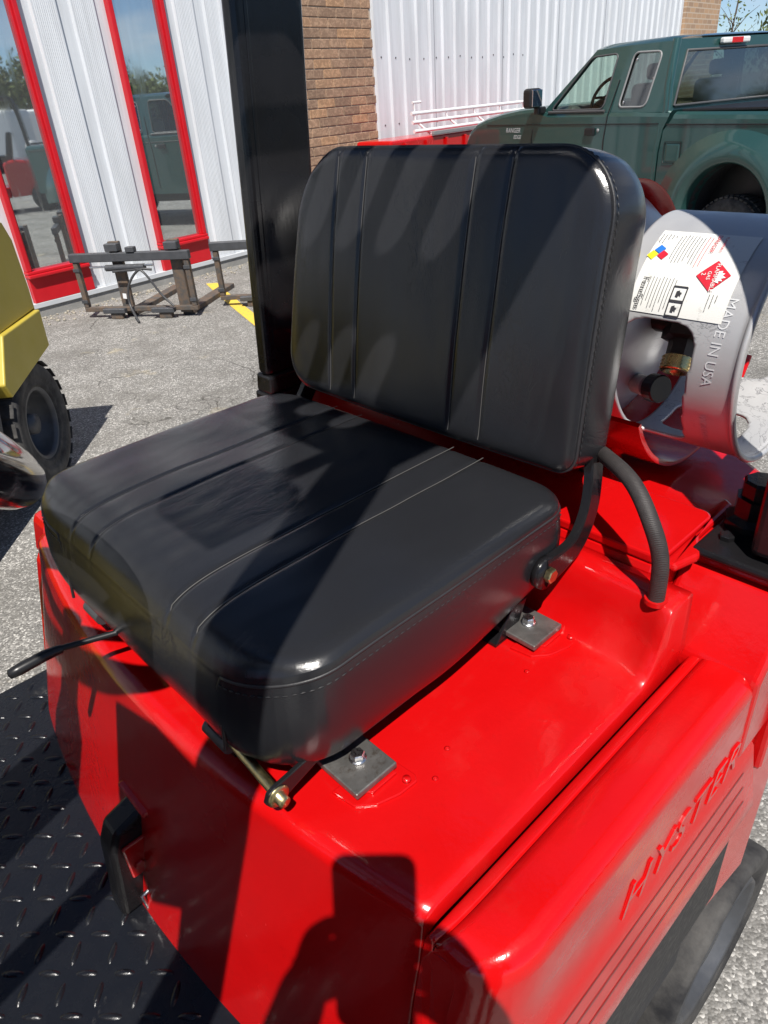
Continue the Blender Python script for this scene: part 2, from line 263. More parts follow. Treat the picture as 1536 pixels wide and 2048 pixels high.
# ------------------------------------------------------------------ mesh helpers
class MB:
    """collects faces (relative-to-eye coordinates) and links them as one mesh object"""
    def __init__(s): s.v = []; s.f = []; s.mi = []; s.sm = []; s.cur = 0
    def add(s, vs, fs, smooth=False, mi=None):
        o = len(s.v); s.v += [tuple(p) for p in vs]
        for f in fs: s.f.append(tuple(i + o for i in f)); s.mi.append(s.cur if mi is None else mi); s.sm.append(smooth)
        return s
    def bm(s, b, smooth=False, mi=None, mx=None):
        b.verts.index_update()
        vs = [(mx @ v.co) if mx else v.co.copy() for v in b.verts]
        s.add(vs, [[v.index for v in f.verts] for f in b.faces], smooth, mi); b.free(); return s
    def box(s, x0, x1, y0, y1, z0, z1, bev=0.0, seg=2, mx=None, mi=None, smooth=False):
        b = bmesh.new(); bmesh.ops.create_cube(b, size=1.0)
        for v in b.verts: v.co = Vector(((x0 + x1) / 2 + v.co.x * (x1 - x0), (y0 + y1) / 2 + v.co.y * (y1 - y0), (z0 + z1) / 2 + v.co.z * (z1 - z0)))
        if bev > 0: bmesh.ops.bevel(b, geom=b.edges[:], offset=bev, segments=seg, profile=0.5, affect='EDGES')
        return s.bm(b, smooth or False, mi, mx)
    def prism(s, pts, vec, bev=0.0, seg=2, mi=None, smooth=False):
        """closed 3-D polygon extruded along vec"""
        b = bmesh.new(); vs = [b.verts.new(p) for p in pts]; f = b.faces.new(vs)
        r = bmesh.ops.extrude_face_region(b, geom=[f]); nv = [e for e in r['geom'] if isinstance(e, bmesh.types.BMVert)]
        bmesh.ops.translate(b, verts=nv, vec=Vector(vec)); bmesh.ops.recalc_face_normals(b, faces=b.faces[:])
        if bev > 0: bmesh.ops.bevel(b, geom=b.edges[:], offset=bev, segments=seg, profile=0.5, affect='EDGES', clamp_overlap=True)
        return s.bm(b, smooth, mi)
    def tube(s, path, r, seg=10, caps=True, mi=None, smooth=True, flat=None):
        path = [Vector(p) for p in path]; n = len(path); vs = []; fs = []
        up = Vector((0, 0, 1)); prev = None
        for i, p in enumerate(path):
            t = (path[min(i + 1, n - 1)] - path[max(i - 1, 0)]).normalized()
            if prev is None:
                a_ = t.cross(up)
                if a_.length < 1e-3: a_ = t.cross(Vector((1, 0, 0)))
                a_.normalize()
            else:
                a_ = prev - t * prev.dot(t); a_.normalize()
            prev = a_; b_ = t.cross(a_)
            rr = r[i] if hasattr(r, '__len__') else r
            for k in range(seg):
                an = 2 * math.pi * k / seg
                vs.append(p + a_ * math.cos(an) * rr + b_ * math.sin(an) * rr * (flat or 1.0))
        for i in range(n - 1):
            for k in range(seg):
                q = (k + 1) % seg; fs.append((i * seg + k, i * seg + q, (i + 1) * seg + q, (i + 1) * seg + k))
        s.add(vs, fs, smooth, mi)
        if caps:
            s.add(vs[:seg], [tuple(reversed(range(seg)))], False, mi); s.add(vs[-seg:], [tuple(range(seg))], False, mi)
        return s
    def lathe(s, prof, c, axis, seg=40, mi=None, smooth=True, closed=False):
        """prof = [(along axis, radius)]"""
        c = Vector(c); ax = Vector(axis).normalized(); a_ = ax.cross(Vector((0, 0, 1)))
        if a_.length < 1e-3: a_ = ax.cross(Vector((1, 0, 0)))
        a_.normalize(); b_ = ax.cross(a_); vs = []; fs = []; n = len(prof)
        for (h, r) in prof:
            for k in range(seg):
                an = 2 * math.pi * k / seg; vs.append(c + ax * h + (a_ * math.cos(an) + b_ * math.sin(an)) * r)
        for i in range(n - 1 + (1 if closed else 0)):
            j = (i + 1) % n
            for k in range(seg):
                q = (k + 1) % seg; fs.append((i * seg + k, i * seg + q, j * seg + q, j * seg + k))
        return s.add(vs, fs, smooth, mi)
    def hexhead(s, c, axis, r, h, mi=None, seg=6):
        c = Vector(c); return s.lathe([(0, 0.0001), (0, r), (h * 0.82, r), (h, r * 0.86), (h, 0.0001)], c, axis, seg, mi, False)
    def build(s, name, mat, parent=None, **tags):
        me = bpy.data.meshes.new(name); off = Vector((0, 0, H))
        inv = parent.matrix_world.inverted() if parent is not None else Matrix()
        pw = PW.get(parent.name, Vector((0, 0, 0))) if parent is not None else Vector((0, 0, 0))
        org = tags.pop('origin', None)
        oloc = (Vector(org) + off - pw) if org is not None else Vector((0, 0, 0))
        base = off - pw - oloc
        me.from_pydata([tuple(Vector(p) + base) for p in s.v], [], s.f)
        for m_ in (mat if isinstance(mat, (list, tuple)) else [mat]): me.materials.append(M[m_])
        me.polygons.foreach_set('material_index', s.mi); me.polygons.foreach_set('use_smooth', s.sm)
        me.update()
        o = bpy.data.objects.new(name, me); col.objects.link(o)
        if parent is not None: o.parent = parent
        o.location = oloc; PW[o.name] = pw + oloc
        tag(o, **tags); return o
PW = {}
def tag(o, label=None, category=None, group=None, kind=None):
    if label: o['label'] = label
    if category: o['category'] = category
    if group: o['group'] = group
    if kind: o['kind'] = kind
    return o
def thing(name, loc, label, category, group=None):
    o = bpy.data.objects.new(name, None); col.objects.link(o); o.empty_display_size = 0.1
    o.location = Vector(loc) + Vector((0, 0, H)); PW[o.name] = Vector(o.location)
    return tag(o, label, category, group)
def holder(name, parent):
    o = bpy.data.objects.new(name, None); col.objects.link(o); o.parent = parent; PW[o.name] = PW[parent.name]; return o
def text_polys(s, size, shear=0.0, space=1.0, offset=0.0):
    cu = bpy.data.curves.new('t', 'FONT'); cu.body = s; cu.size = size; cu.shear = shear; cu.space_character = space; cu.resolution_u = 3; cu.offset = offset
    o = bpy.data.objects.new('t', cu); col.objects.link(o)
    dg = bpy.context.evaluated_depsgraph_get(); me = bpy.data.meshes.new_from_object(o.evaluated_get(dg))
    vs = [(v.co.x, v.co.y) for v in me.vertices]; fs = [tuple(p.vertices) for p in me.polygons]
    bpy.data.objects.remove(o); bpy.data.curves.remove(cu); bpy.data.meshes.remove(me)
    return vs, fs
def smooth_path(pts, n=6):
    P = [Vector(p) for p in pts]; out_ = []
    for i in range(len(P) - 1):
        p0 = P[max(i - 1, 0)]; p1 = P[i]; p2 = P[i + 1]; p3 = P[min(i + 2, len(P) - 1)]
        for k in range(n):
            t = k / n
            out_.append(0.5 * ((2 * p1) + (-p0 + p2) * t + (2 * p0 - 5 * p1 + 4 * p2 - p3) * t * t + (-p0 + 3 * p1 - 3 * p2 + p3) * t ** 3))
    out_.append(P[-1]); return out_
def sstep(a_, b_, x): t = max(0.0, min(1.0, (x - a_) / (b_ - a_))); return t * t * (3 - 2 * t)
G0 = -H     # ground level

# ------------------------------------------------------------------ ground
g = MB(); g.add([(-300, -300, G0), (300, -300, G0), (300, 300, G0), (-300, 300, G0)], [(0, 1, 2, 3)])
g.build('ground', 'asphalt', kind='structure')
def strip(pts, name, label, z=0.004):
    m = MB(); m.add([(x, y, G0 + z) for x, y in pts], [tuple(range(len(pts)))])
    return m.build(name, 'yellow_line_paint', label=label, kind='structure')
strip([(3.842, 6.982), (3.71, 6.62), (3.49, 6.00), (3.09, 4.80), (2.64, 3.5), (2.73, 3.45), (3.20, 4.78), (3.59, 5.95), (3.82, 6.60), (3.935, 6.90)], 'painted_parking_line', 'worn yellow parking line painted on the asphalt beside the wall')
strip([(-9, -6.0), (9, -4.9), (9, -4.78), (-9, -5.88)], 'painted_parking_line', 'long yellow parking line across the open lot')

# ------------------------------------------------------------------ building (parallel to its own axes: s along the wall, k into it)
BX = Vector((0.99238, 0.12315, 0)); NX = Vector((-0.12315, 0.99238, 0))
def W(s, k, z): return BX * s + NX * k + Vector((0, 0, z))
KW = 6.89
bld = thing('industrial_building', W(8, KW, G0), 'long low commercial building with white metal cladding, brick piers and red-framed windows', 'building')
def wbox(m, s0, s1, k0, k1, z0, z1, bev=0.0, mi=None):
    mx = Matrix(((BX.x, NX.x, 0, 0), (BX.y, NX.y, 0, 0), (0, 0, 1, 0), (0, 0, 0, 1)))
    return m.box(s0, s1, k0, k1, z0, z1, bev, 2, mx, mi)
def cladding(s0, s1, k, z0, z1, phase, flutes=True, ribw=0.246, per=0.37, dep=0.03, shear=0.0):
    """profiled steel sheet: proud fluted boards and recessed smooth strips"""
    prof = []; s = s0
    i = math.floor((s0 - phase) / per)
    while True:
        a0 = phase + i * per; i += 1
        pts = [(a0, dep), (a0 + 0.012, 0.0)]
        if flutes:
            nfl = 12
            for q in range(1, nfl):
                x = a0 + 0.012 + (ribw - 0.024) * q / nfl
                pts += [(x - 0.004, 0.0), (x, 0.0035), (x + 0.004, 0.0)]
        pts += [(a0 + ribw - 0.008, 0.0), (a0 + ribw, dep), (a0 + per, dep)]
        prof += [p for p in pts if s0 - 1e-6 <= p[0] <= s1 + 1e-6]
        if a0 > s1: break
    prof = [(s0, prof[0][1])] + prof + [(s1, prof[-1][1])]
    m = MB(); n = len(prof); vs = [W(p[0], k + p[1], z0) for p in prof] + [W(p[0], k + p[1], z1) for p in prof]
    m.add(vs, [(q, q + 1, n + q + 1, n + q) for q in range(n - 1)]); return m
# wall core behind everything
m = MB(); wbox(m, -6, 21.38, KW + 0.07, KW + 8, G0, 3.6); m.build('wall_core', 'dark_interior', bld)
WINS = [(1.556, 2.164), (3.022, 3.630), (4.490, 5.104)]
edges = [(-6.0, 1.556), (2.164, 3.022), (3.630, 4.490), (5.104, 5.86)]
for (s0, s1) in edges:
    cladding(s0, s1, KW + 0.005, -1.462, 3.4, 3.76, True).build('cladding_sheet', 'white_cladding', bld)
cladding(8.19, 19.10, KW + 0.03, -1.462, 3.4, 8.30, False, 0.15, 0.305, 0.035).build('cladding_sheet', 'white_cladding', bld, label='ribbed white sheet beyond the brick pier')
rs_ = random.Random(8)
for k in range(26):
    s_ = 8.42 + 0.305 * (k % 13) * 1 + rs_.uniform(-.01, .01); zz = 0.42 if k < 13 else -0.35
    m = MB(); m.lathe([(0, .0001), (0, .012), (.006, .009), (.008, .0001)], W(s_, KW + 0.029, zz + rs_.uniform(-.02, .02)), -NX, 8); m.build('screw', 'dark_steel', bld)
for s_ in (9.60, 11.43, 13.26, 15.09):
    m = MB(); wbox(m, s_, s_ + 0.006, KW + 0.024, KW + 0.034, -1.46, 3.4); m.build('sheet_joint', 'cladding_shade_joint', bld)
for (s0, s1) in WINS:
    wz = (-1.175, 2.3)
    fr_ = MB()
    wbox(fr_, s0, s0 + 0.045, KW - 0.035, KW + 0.06, wz[0], wz[1], 0.006); wbox(fr_, s1 - 0.045, s1, KW - 0.035, KW + 0.06, wz[0], wz[1], 0.006)
    wbox(fr_, s0 + 0.046, s0 + 0.062, KW - 0.010, KW + 0.06, wz[0], wz[1], 0.003); wbox(fr_, s1 - 0.062, s1 - 0.046, KW - 0.010, KW + 0.06, wz[0], wz[1], 0.003)
    wbox(fr_, s0, s1, KW - 0.035, KW + 0.06, wz[1], wz[1] + 0.06, 0.006)
    fo = fr_.build('window', 'red_frame_paint', bld)
    p = MB(); p.add([W(s0 + 0.05, KW + 0.03, wz[0]), W(s1 - 0.05, KW + 0.03, wz[0]), W(s1 - 0.05, KW + 0.03, wz[1]), W(s0 + 0.05, KW + 0.03, wz[1])], [(0, 1, 2, 3)])
    p.build('pane', 'reflective_glass', fo)
    sill = MB(); wbox(sill, s0 - 0.004, s1 + 0.004, KW - 0.045, KW + 0.06, wz[0] - 0.028, wz[0] - 0.001, 0.006); wbox(sill, s0 - 0.004, s1 + 0.004, KW - 0.060, KW + 0.06, wz[0] - 0.062, wz[0] - 0.029, 0.008)
    sill.build('sill', 'red_frame_paint', fo)
    sp_ = MB(); wbox(sp_, s0 + 0.002, s1 + 0.018, KW - 0.012, KW + 0.06, -1.461, wz[0] - 0.063, 0.003); sp_.build('spandrel_panel', 'red_frame_paint', bld)
m = MB(); wbox(m, 5.80, 5.893, KW - 0.02, KW + 0.065, -1.47, 3.4, 0.004); m.build('corner_trim', 'white_cladding', bld)
m = MB(); wbox(m, -6, 5.895, KW - 0.018, KW + 0.068, -1.508, -1.4635, 0.003); m.build('base_flashing', 'flashing_grey', bld)
m = MB(); wbox(m, -6, 21.38, KW - 0.002, KW + 0.069, G0 - 0.2, -1.509, 0.0); m.build('concrete_base', 'concrete', bld)
m = MB(); wbox(m, -6, 21.42, KW - 0.12, KW + 8.1, 3.4, 3.75, 0.01); m.build('roof_fascia', 'flashing_grey', bld)
# brick pier: mortar core, bricks one by one up to above the picture
pier = MB(); wbox(pier, 5.90, 8.172, KW - 0.030, KW + 0.068, -1.5, 1.36); pier = pier.build('brick_pier', 'mortar', bld)
m = MB(); wbox(m, 5.90, 8.172, KW - 0.036, KW + 0.068, 1.361, 3.4); m.build('upper_brickwork', 'brickwork_far', bld)
m = MB(); wbox(m, 19.11, 21.39, KW - 0.036, KW + 0.9, -1.5, 3.4); m.build('far_brick_pier', 'brickwork_far', bld)
bm_cache = {}
def brick_mesh(ln):
    k = round(ln, 3)
    if k not in bm_cache:
        b = MB(); b.box(-ln / 2, ln / 2, -0.045, 0.045, -0.0445, 0.0445, 0.004, 1)
        me = bpy.data.meshes.new('brick'); me.from_pydata(b.v, [], b.f); me.materials.append(M['brick']); bm_cache[k] = me
    return bm_cache[k]
ang = math.atan2(BX.y, BX.x)
row = 0; z = -1.5 + 0.0508
while z < 1.36:
    s = 5.90 - (0.1525 if row % 2 else 0.0) - 0.04
    while s < 8.17:
        a0 = max(s, 5.903); a1 = min(s + 0.293, 8.176)
        if a1 - a0 > 0.04:
            o = bpy.data.objects.new('brick', brick_mesh(a1 - a0)); col.objects.link(o); o.parent = pier
            o.location = W((a0 + a1) / 2, KW + 0.003 + random.uniform(-0.003, 0.002), z + random.uniform(-.0015, .0015)) + Vector((0, 0, H)) - PW[pier.name]
            o.rotation_euler = (random.uniform(-.006, .006), random.uniform(-.004, .004), ang + random.uniform(-.006, .006))
        s += 0.305
    row += 1; z += 0.1016
# gravel and dead weeds gathered along the foot of the wall
m = MB()
for i in range(300):
    s = random.uniform(2.6, 6.6); k = KW - abs(random.gauss(0.0, 0.16)) - 0.02; r = random.uniform(0.004, 0.017) * (1.3 if random.random() < .15 else 1)
    c = W(s, k, G0 + r * 0.4); b = bmesh.new(); bmesh.ops.create_icosphere(b, subdivisions=1, radius=r)
    for v in b.verts: v.co = Vector((v.co.x * random.uniform(.7, 1.4), v.co.y * random.uniform(.7, 1.3), v.co.z * random.uniform(.5, .9))) + c
    m.bm(b)
m.build('gravel', 'gravel_stone', label='loose gravel and dry debris gathered along the wall foot', category='gravel', kind='stuff')

# ------------------------------------------------------------------ the red forklift
fk = thing('forklift', (0.3, 0.62, G0), 'red forklift with a black vinyl seat, black overhead guard and tread-plate floor', 'forklift')
def xf_top(y): return 0.157 + 0.29 * (y - 0.625) ** 2
def xf_bot(y): return 0.085 + 0.27 * (y - 0.640) ** 2
ZD, ZF = -0.540, -0.850
def grid_mesh(rows, mb, smooth=True, mi=None):
    n = len(rows[0]); vs = [p for r in rows for p in r]
    mb.add(vs, [(i * n + j, i * n + j + 1, (i + 1) * n + j + 1, (i + 1) * n + j) for i in range(len(rows) - 1) for j in range(n - 1)], smooth, mi)
# hood: front apron, seat deck, rounded step up to the rear ledge
m = MB(); rows = []
ys = [0.2215, 0.2220] + [0.2245 + i * (1.043 - 0.2245) / 60 for i in range(61)] + [1.0445, 1.045]
for y in ys:
    drop = 0.020 if y in (0.2215, 1.045) else (0.003 if y in (0.2220, 1.0445) else 0.0)
    xt, xb = xf_top(y), xf_bot(y); pr = []
    for t in (0, .15, .3, .45, .6, .75, .88): pr.append((xb + (xt - xb) * t, ZF + (ZD - 0.014 - ZF) * t))
    for q in range(0, 7):
        an = math.pi / 2 * q / 6; pr.append((xt + 0.014 - 0.014 * math.cos(an) - 0.003 * (1 - q / 6), ZD - 0.014 + 0.014 * math.sin(an)))
    xs = 0.535 - 0.012 * sstep(0.262, 0.222, y)
    for t in (0.03, .15, .3, .45, .6, .75, .9): pr.append((xt + 0.014 + (xs - 0.014 - xt) * t, ZD - 0.0015 * math.sin(t * math.pi)))
    for q in range(0, 7):
        an = q / 6; pr.append((xs + 0.030 * an, ZD + 0.037 * (1 - math.cos(an * math.pi / 2)) * 0.9))
    for q in range(1, 7):
        an = q / 6; pr.append((xs + 0.030 + 0.020 * an, ZD + 0.0333 + 0.042 * math.sin(an * math.pi / 2)))
    pr.append((0.600, ZD + 0.0755)); pr.append((0.612, ZD + 0.0755)); pr.append((0.614, ZD + 0.05))
    rows.append([(x, y, min(z - drop, -0.562) if (drop == 0.020 and x > 0.25) else z - drop) for x, z in pr])
grid_mesh(rows, m)
m.build('hood', 'red_paint', fk)
# inner well under the gaps, so nothing shows through
m = MB(); m.box(0.25, 0.62, 0.15, 1.04, -1.10, -0.62); m.build('engine_bay', 'dark_interior', fk)
# side cover with the cast-in name
def side_profile(x):
    pr = [(0.2165, -0.64), (0.2165, -0.575), (0.2163, -0.5540), (0.2145, -0.5485), (0.2110, -0.5460), (0.2050, -0.5450), (0.2035, -0.5455), (0.2028, -0.5530), (0.2014, -0.5530), (0.2006, -0.5440), (0.192, -0.5420), (0.180, -0.5412), (0.166, -0.5412)]
    for q in range(1, 9):
        an = math.pi / 2 * q / 8; pr.append((0.166 - 0.022 * math.sin(an), -0.5632 + 0.022 * math.cos(an)))
    pr += [(0.1436, -0.60), (0.1432, -0.6660), (0.1405, -0.6700), (0.1370, -0.70), (0.1335, -0.73), (0.1295, -0.76), (0.1268, -0.780), (0.1285, -0.790), (0.145, -0.794)]
    return pr
m = MB(); rows = []; x0 = 0.204; Rc = 0.062
xs_ = [x0 + Rc * (1 - math.cos(math.pi / 2 * q / 9)) for q in range(10)] + [0.266 + (0.636 - 0.266) * q / 18 for q in range(1, 19)]
for x in xs_:
    dd = Rc - math.sqrt(max(0.0, Rc * Rc - max(0.0, (x0 + Rc - x)) ** 2)) if x < x0 + Rc else 0.0
    r = []
    for (y, z) in side_profile(x):
        wgt = (0.2150 - y) / 0.1; yy = y + dd * min(1, max(0, wgt)) * 0.95; zz = z - dd * 0.33 * sstep(0.0, 0.3, wgt) * (1 if z > -0.57 else 0.3)
        k = (-0.52 - z) / 0.29
        xx = x - 0.066 * k * sstep(0.46, 0.22, x) + 0.045 * k * sstep(0.46, 0.63, x)
        r.append((xx, yy, zz))
    rows.append(r)
grid_mesh(rows, m)
m.add(rows[0], [tuple(range(len(rows[0])))], False); m.add(rows[-1], [tuple(reversed(range(len(rows[-1]))))], False)
sc_ = m.build('side_cover', 'red_paint', fk)
def on_side(x, z):
    pr = side_profile(x)
    for (a1, b1), (a2, b2) in zip(pr[13:], pr[14:]):
        if b2 <= z <= b1: return a1 + (a2 - a1) * (z - b1) / (b2 - b1 + 1e-9)
    return 0.1434
def side_x(x, z):
    k = (-0.52 - z) / 0.29; return x - 0.066 * k * sstep(0.46, 0.22, x) + 0.045 * k * sstep(0.46, 0.63, x)
LET = [text_polys('HYSTER', 0.060, 0.32, 1.14, o_) for o_ in (-0.0004,)]
wd = max(v[0] for v in LET[0][0])
def place_letters(which, outset, mb):
    vs, fs = LET[which]; out_ = []
    for (u, v) in vs:
        x = 0.366 + u / wd * 0.242; z = -0.660 + v * 1.0; out_.append((x, on_side(x, z) - outset, z))
    mb.add(out_, fs)
m = MB(); place_letters(0, 0.0008, m); lt = m.build('raised_lettering', 'red_paint', sc_)
so_ = lt.modifiers.new('thick', 'SOLIDIFY'); so_.thickness = 0.003; so_.offset = 0
bv = lt.modifiers.new('bev', 'BEVEL'); bv.width = 0.0006; bv.segments = 2
for zz in (-0.694, -0.720, -0.746):
    m = MB(); pts = []
    for q in range(25):
        x = 0.225 + (0.610 - 0.225) * q / 24
        pts.append(((side_x(x, zz + 0.0010), on_side(x, zz) - 0.0006, zz + 0.0010), (side_x(x, zz - 0.0010), on_side(x, zz) - 0.0006, zz - 0.0010)))
    grid_mesh(pts, m, False); m.build('groove', 'dark_interior', sc_)
# mirrored right-hand cover (far side, plain)
m = MB(); m.prism([(0.21, 1.047, -0.60), (0.59, 1.047, -0.60), (0.60, 1.047, -0.81), (0.16, 1.047, -0.81)], (0, 0.07, 0), 0.012); m.prism([(0.225, 1.047, -0.53), (0.575, 1.047, -0.53), (0.59, 1.047, -0.599), (0.21, 1.047, -0.599)], (0, 0.065, 0), 0.012)
m.build('side_cover', 'red_paint', fk)
# chassis rail and rear ledge
m = MB(); m.box(-0.85, 0.70, 0.144, 0.20, -1.02, -0.797, 0.008); m.build('chassis_rail', 'dark_rubber', fk, label='dusty black frame rail below the side cover')
m = MB(); m.box(-0.85, 0.66, 1.05, 1.125, -0.95, -0.855, 0.012); m.build('chassis_rail', 'dark_rubber', fk)
m = MB()
lw = [(0.615, 0.264), (0.674, 0.262), (0.674, 0.150), (0.800, 0.140), (0.890, 0.255), (0.925, 0.300), (1.02, 0.40), (1.09, 0.50), (1.11, 0.62)]
outl = lw + [(x, 1.24 - y) for x, y in reversed(lw[:-1])]
m.prism([(x, y, -0.455) for x, y in outl if True], (0, 0, -0.60), 0.010, 2)
cw = m.build('counterweight', 'red_paint', fk)
m = MB(); m.prism([(0.612, 0.141, -0.545), (0.668, 0.141, -0.468), (0.700, 0.141, -0.4665), (0.700, 0.141, -0.66), (0.612, 0.141, -0.66)], (0, 0.121, 0), 0.008, 3); m.box(0.690, 0.80, 0.134, 0.152, -0.74, -0.4600, 0.006); m.build('rear_ledge', 'red_paint', fk)
# cover slab on the counterweight, its welded ridge, tank mount post
m = MB(); cor = []
for (cx, cy, a0) in ((0.728, 0.276, -90), (0.728, 0.960, 0), (0.632, 0.960, 90), (0.632, 0.276, 180)):
    for q in range(5):
        an = R_(a0 + q * 22.5); cor.append((cx + 0.014 * math.cos(an), cy + 0.014 * math.sin(an), -0.4555))
m.prism(cor, (0, 0, 0.012), 0.003); m.build('access_cover', 'red_paint', cw)
m = MB()
m.prism([(x, y, -0.456) for x, y in ((0.618, 0.262), (0.618, 0.248), (0.655, 0.238), (0.690, 0.256), (0.780, 0.258), (0.790, 0.272), (0.745, 0.274), (0.700, 0.262))], (0, 0, 0.010), 0.004); m.build('welded_gusset', 'red_paint', cw)
m = MB(); m.tube([(0.792, 0.425, -0.456), (0.790, 0.425, -0.40)], 0.011, 12); m.hexhead((0.778, 0.418, -0.412), (-0.5, -0.8, 0.1), 0.013, 0.018); m.box(0.775, 0.806, 0.420, 0.47, -0.425, -0.39, 0.004)
m.build('tank_mount_post', 'red_paint', cw)
# tank cradle and clamp band
TX, TZ = 0.86, -0.275
def cyl(th, y, r): return (TX + r * math.cos(R_(th)), y, TZ + r * math.sin(R_(th)))
m = MB()
ths = [205 + 130 * q / 26 for q in range(27)]
for (r0, r1) in ((0.1635, 0.170),):
    rows = [[cyl(t, y, r) for t in ths] for (y, r) in ((0.352, r1), (0.352, r0), (1.0, r0), (1.0, r1), (0.352, r1))]
    grid_mesh(rows, m)
m.box(0.78, 0.94, 0.50, 0.56, -0.456, -0.430); m.box(0.78, 0.94, 0.84, 0.90, -0.456, -0.430)
m.build('tank_cradle', 'red_paint', cw)
m = MB(); ths = [15 + 150 * q / 30 for q in range(31)]
rows = [[cyl(t, y, r) for t in ths] for (y, r) in ((0.475, 0.168), (0.475, 0.1635), (0.565, 0.1635), (0.565, 0.168), (0.475, 0.168))]
grid_mesh(rows, m); m.build('clamp_band', 'red_paint', cw)
# hose from the ledge to behind the seat
hp = smooth_path([(0.577, 0.245, -0.470), (0.575, 0.246, -0.415), (0.576, 0.263, -0.375), (0.595, 0.295, -0.353), (0.625, 0.340, -0.352), (0.68, 0.395, -0.375), (0.73, 0.43, -0.42), (0.75, 0.44, -0.46)], 7)
m = MB(); m.tube(hp, 0.0086, 16); m.build('fuel_hose', 'braided_hose', fk, label='braided black hose rising from the red ledge behind the seat')
m = MB(); m.tube([(0.577, 0.245, -0.468), (0.577, 0.245, -0.4625)], 0.0118, 14); m.build('hose_grommet', 'red_paint', fk)
# tread-plate floor: one plate with its raised lugs
m = MB(); xs = [-0.62, -0.45, -0.3, -0.15, 0.0, 0.10, 0.2]; m.box(-0.62, 0.24, 0.13, 1.150, -0.862, ZF, 0.003)
def lug(x, y, an):
    c, s_ = math.cos(an), math.sin(an); ring = []; kl = random.uniform(0.86, 1.08); kh = random.uniform(0.6, 1.1)
    for (sc, hz) in ((1.0, 0.0002), (0.70, 0.0028)):
        for q in range(10):
            t = 2 * math.pi * q / 10; u = 0.0138 * kl * sc * math.copysign(abs(math.cos(t)) ** 0.9, math.cos(t)); v = 0.0040 * sc * math.sin(t)
            ring.append((x + u * c - v * s_, y + u * s_ + v * c, ZF + hz * kh))
    fs_ = [(q, (q + 1) % 10, 10 + (q + 1) % 10, 10 + q) for q in range(10)] + [tuple(range(10, 20))]
    m.add(ring, fs_, True)
pt = 0.0315
for i in range(-19, 6):
    for j in range(0, 33):
        x = i * pt; y = 0.145 + j * pt
        if y < 1.14 and -0.6 < x < xf_bot(y) - 0.004: lug(x, y, R_(45 if (i + j) % 2 else -45) + random.uniform(-.04, .04))
m.build('floor_plate', 'tread_plate', fk, label='glossy black tread-plate floor with worn raised lugs')
# latch block on the apron
m = MB(); m.prism([(0.060, 0.612, -0.849), (0.074, 0.612, -0.738), (0.086, 0.612, -0.712), (0.128, 0.612, -0.698), (0.125, 0.612, -0.849)], (0, 0.038, 0), 0.007, 3, smooth=False)
lb = m.build('hood_latch', 'black_paint', fk)
m = MB(); m.box(0.086, 0.116, 0.6075, 0.6125, -0.790, -0.735, 0.002); m.build('latch_plate', 'red_paint', lb)
m = MB(); m.hexhead((0.098, 0.607, -0.770), (0, -1, 0), 0.006, 0.004); m.build('bolt', 'red_paint', lb)
m = MB(); m.tube([(0.088, 0.603, -0.848), (0.086, 0.600, -0.815), (0.098, 0.600, -0.815)], 0.0025, 8); m.build('spring', 'zinc', lb)
m = MB(); m.box(0.117, 0.131, 0.596, 0.662, -0.698, -0.690, 0.003); m.build('latch_flange', 'red_paint', lb)
# front end (left of the picture): dash cowl, mast, carriage and forks
m = MB(); m.prism([(-0.62, 0.16, ZF), (-0.62, 0.16, -0.30), (-0.72, 0.16, -0.22), (-0.86, 0.16, -0.25), (-0.86, 0.16, ZF)], (0, 0.93, 0), 0.02, 3); m.build('dash_cowl', 'red_paint', fk)
for y in (0.36, 0.82):
    m = MB(); m.prism([(-1.06, y, -1.5), (-0.93, y, -1.5), (-0.93, y, 0.55), (-1.06, y, 0.55)], (0, 0.07, 0), 0.004); m.build('mast_rail', 'black_paint', fk)
m = MB(); m.box(-1.03, -0.96, 0.43, 0.82, 0.35, 0.45, 0.006); m.box(-1.03, -0.96, 0.43, 0.82, -1.2, -1.1, 0.006); m.build('mast_crossmember', 'black_paint', fk)
m = MB(); m.box(-1.13, -1.065, 0.15, 1.10, -1.05, -0.96, 0.006); m.box(-1.13, -1.065, 0.15, 1.10, -1.42, -1.32, 0.006); m.build('fork_carriage', 'black_paint', fk)
for y in (0.28, 0.86):
    m = MB(); m.prism([(-1.14, y, -0.97), (-1.19, y, -0.97), (-1.19, y, -1.52), (-2.2, y, -1.555), (-2.2, y, -1.57), (-1.14, y, -1.57)], (0, 0.11, 0), 0.004); m.build('fork', 'dark_steel', fk)
# overhead guard
def leg(name, y0, y1, xb, zb, xt, zt, wx, label=None):
    m = MB(); m.prism([(xb, y0, zb), (xb + wx, y0, zb), (xt + wx, y0, zt), (xt, y0, zt)], (0, y1 - y0, 0), 0.009, 3)
    return m.build(name, 'black_paint', fk, label=label)
zr = 0.495
lr = leg('guard_leg', 1.000, 1.034, 0.636, -0.405, 0.699, zr, 0.125, 'wide black guard leg rising behind the backrest')
m = MB(); m.prism([(0.652, 0.9988, -0.39), (0.659, 0.9988, -0.39), (0.722, 0.9988, zr - .02), (0.716, 0.9988, zr - .02)], (0, 0.003, 0), 0.001); m.build('weld_seam', 'black_paint', lr)
m = MB(); m.box(0.630, 0.78, 0.990, 1.044, -0.4545, -0.436, 0.005); m.prism([(0.632, 0.994, -0.437), (0.775, 0.994, -0.437), (0.765, 0.994, -0.402), (0.636, 0.994, -0.404)], (0, 0.046, 0), 0.005); m.build('leg_foot', 'black_paint', lr)
m = MB(); m.box(0.618, 0.830, 0.970, 1.060, -0.62, -0.4555, 0.008); m.build('guard_pedestal', 'red_paint', fk)
leg('guard_leg', 0.150, 0.199, 0.674, -0.440, 0.684, zr, 0.085)
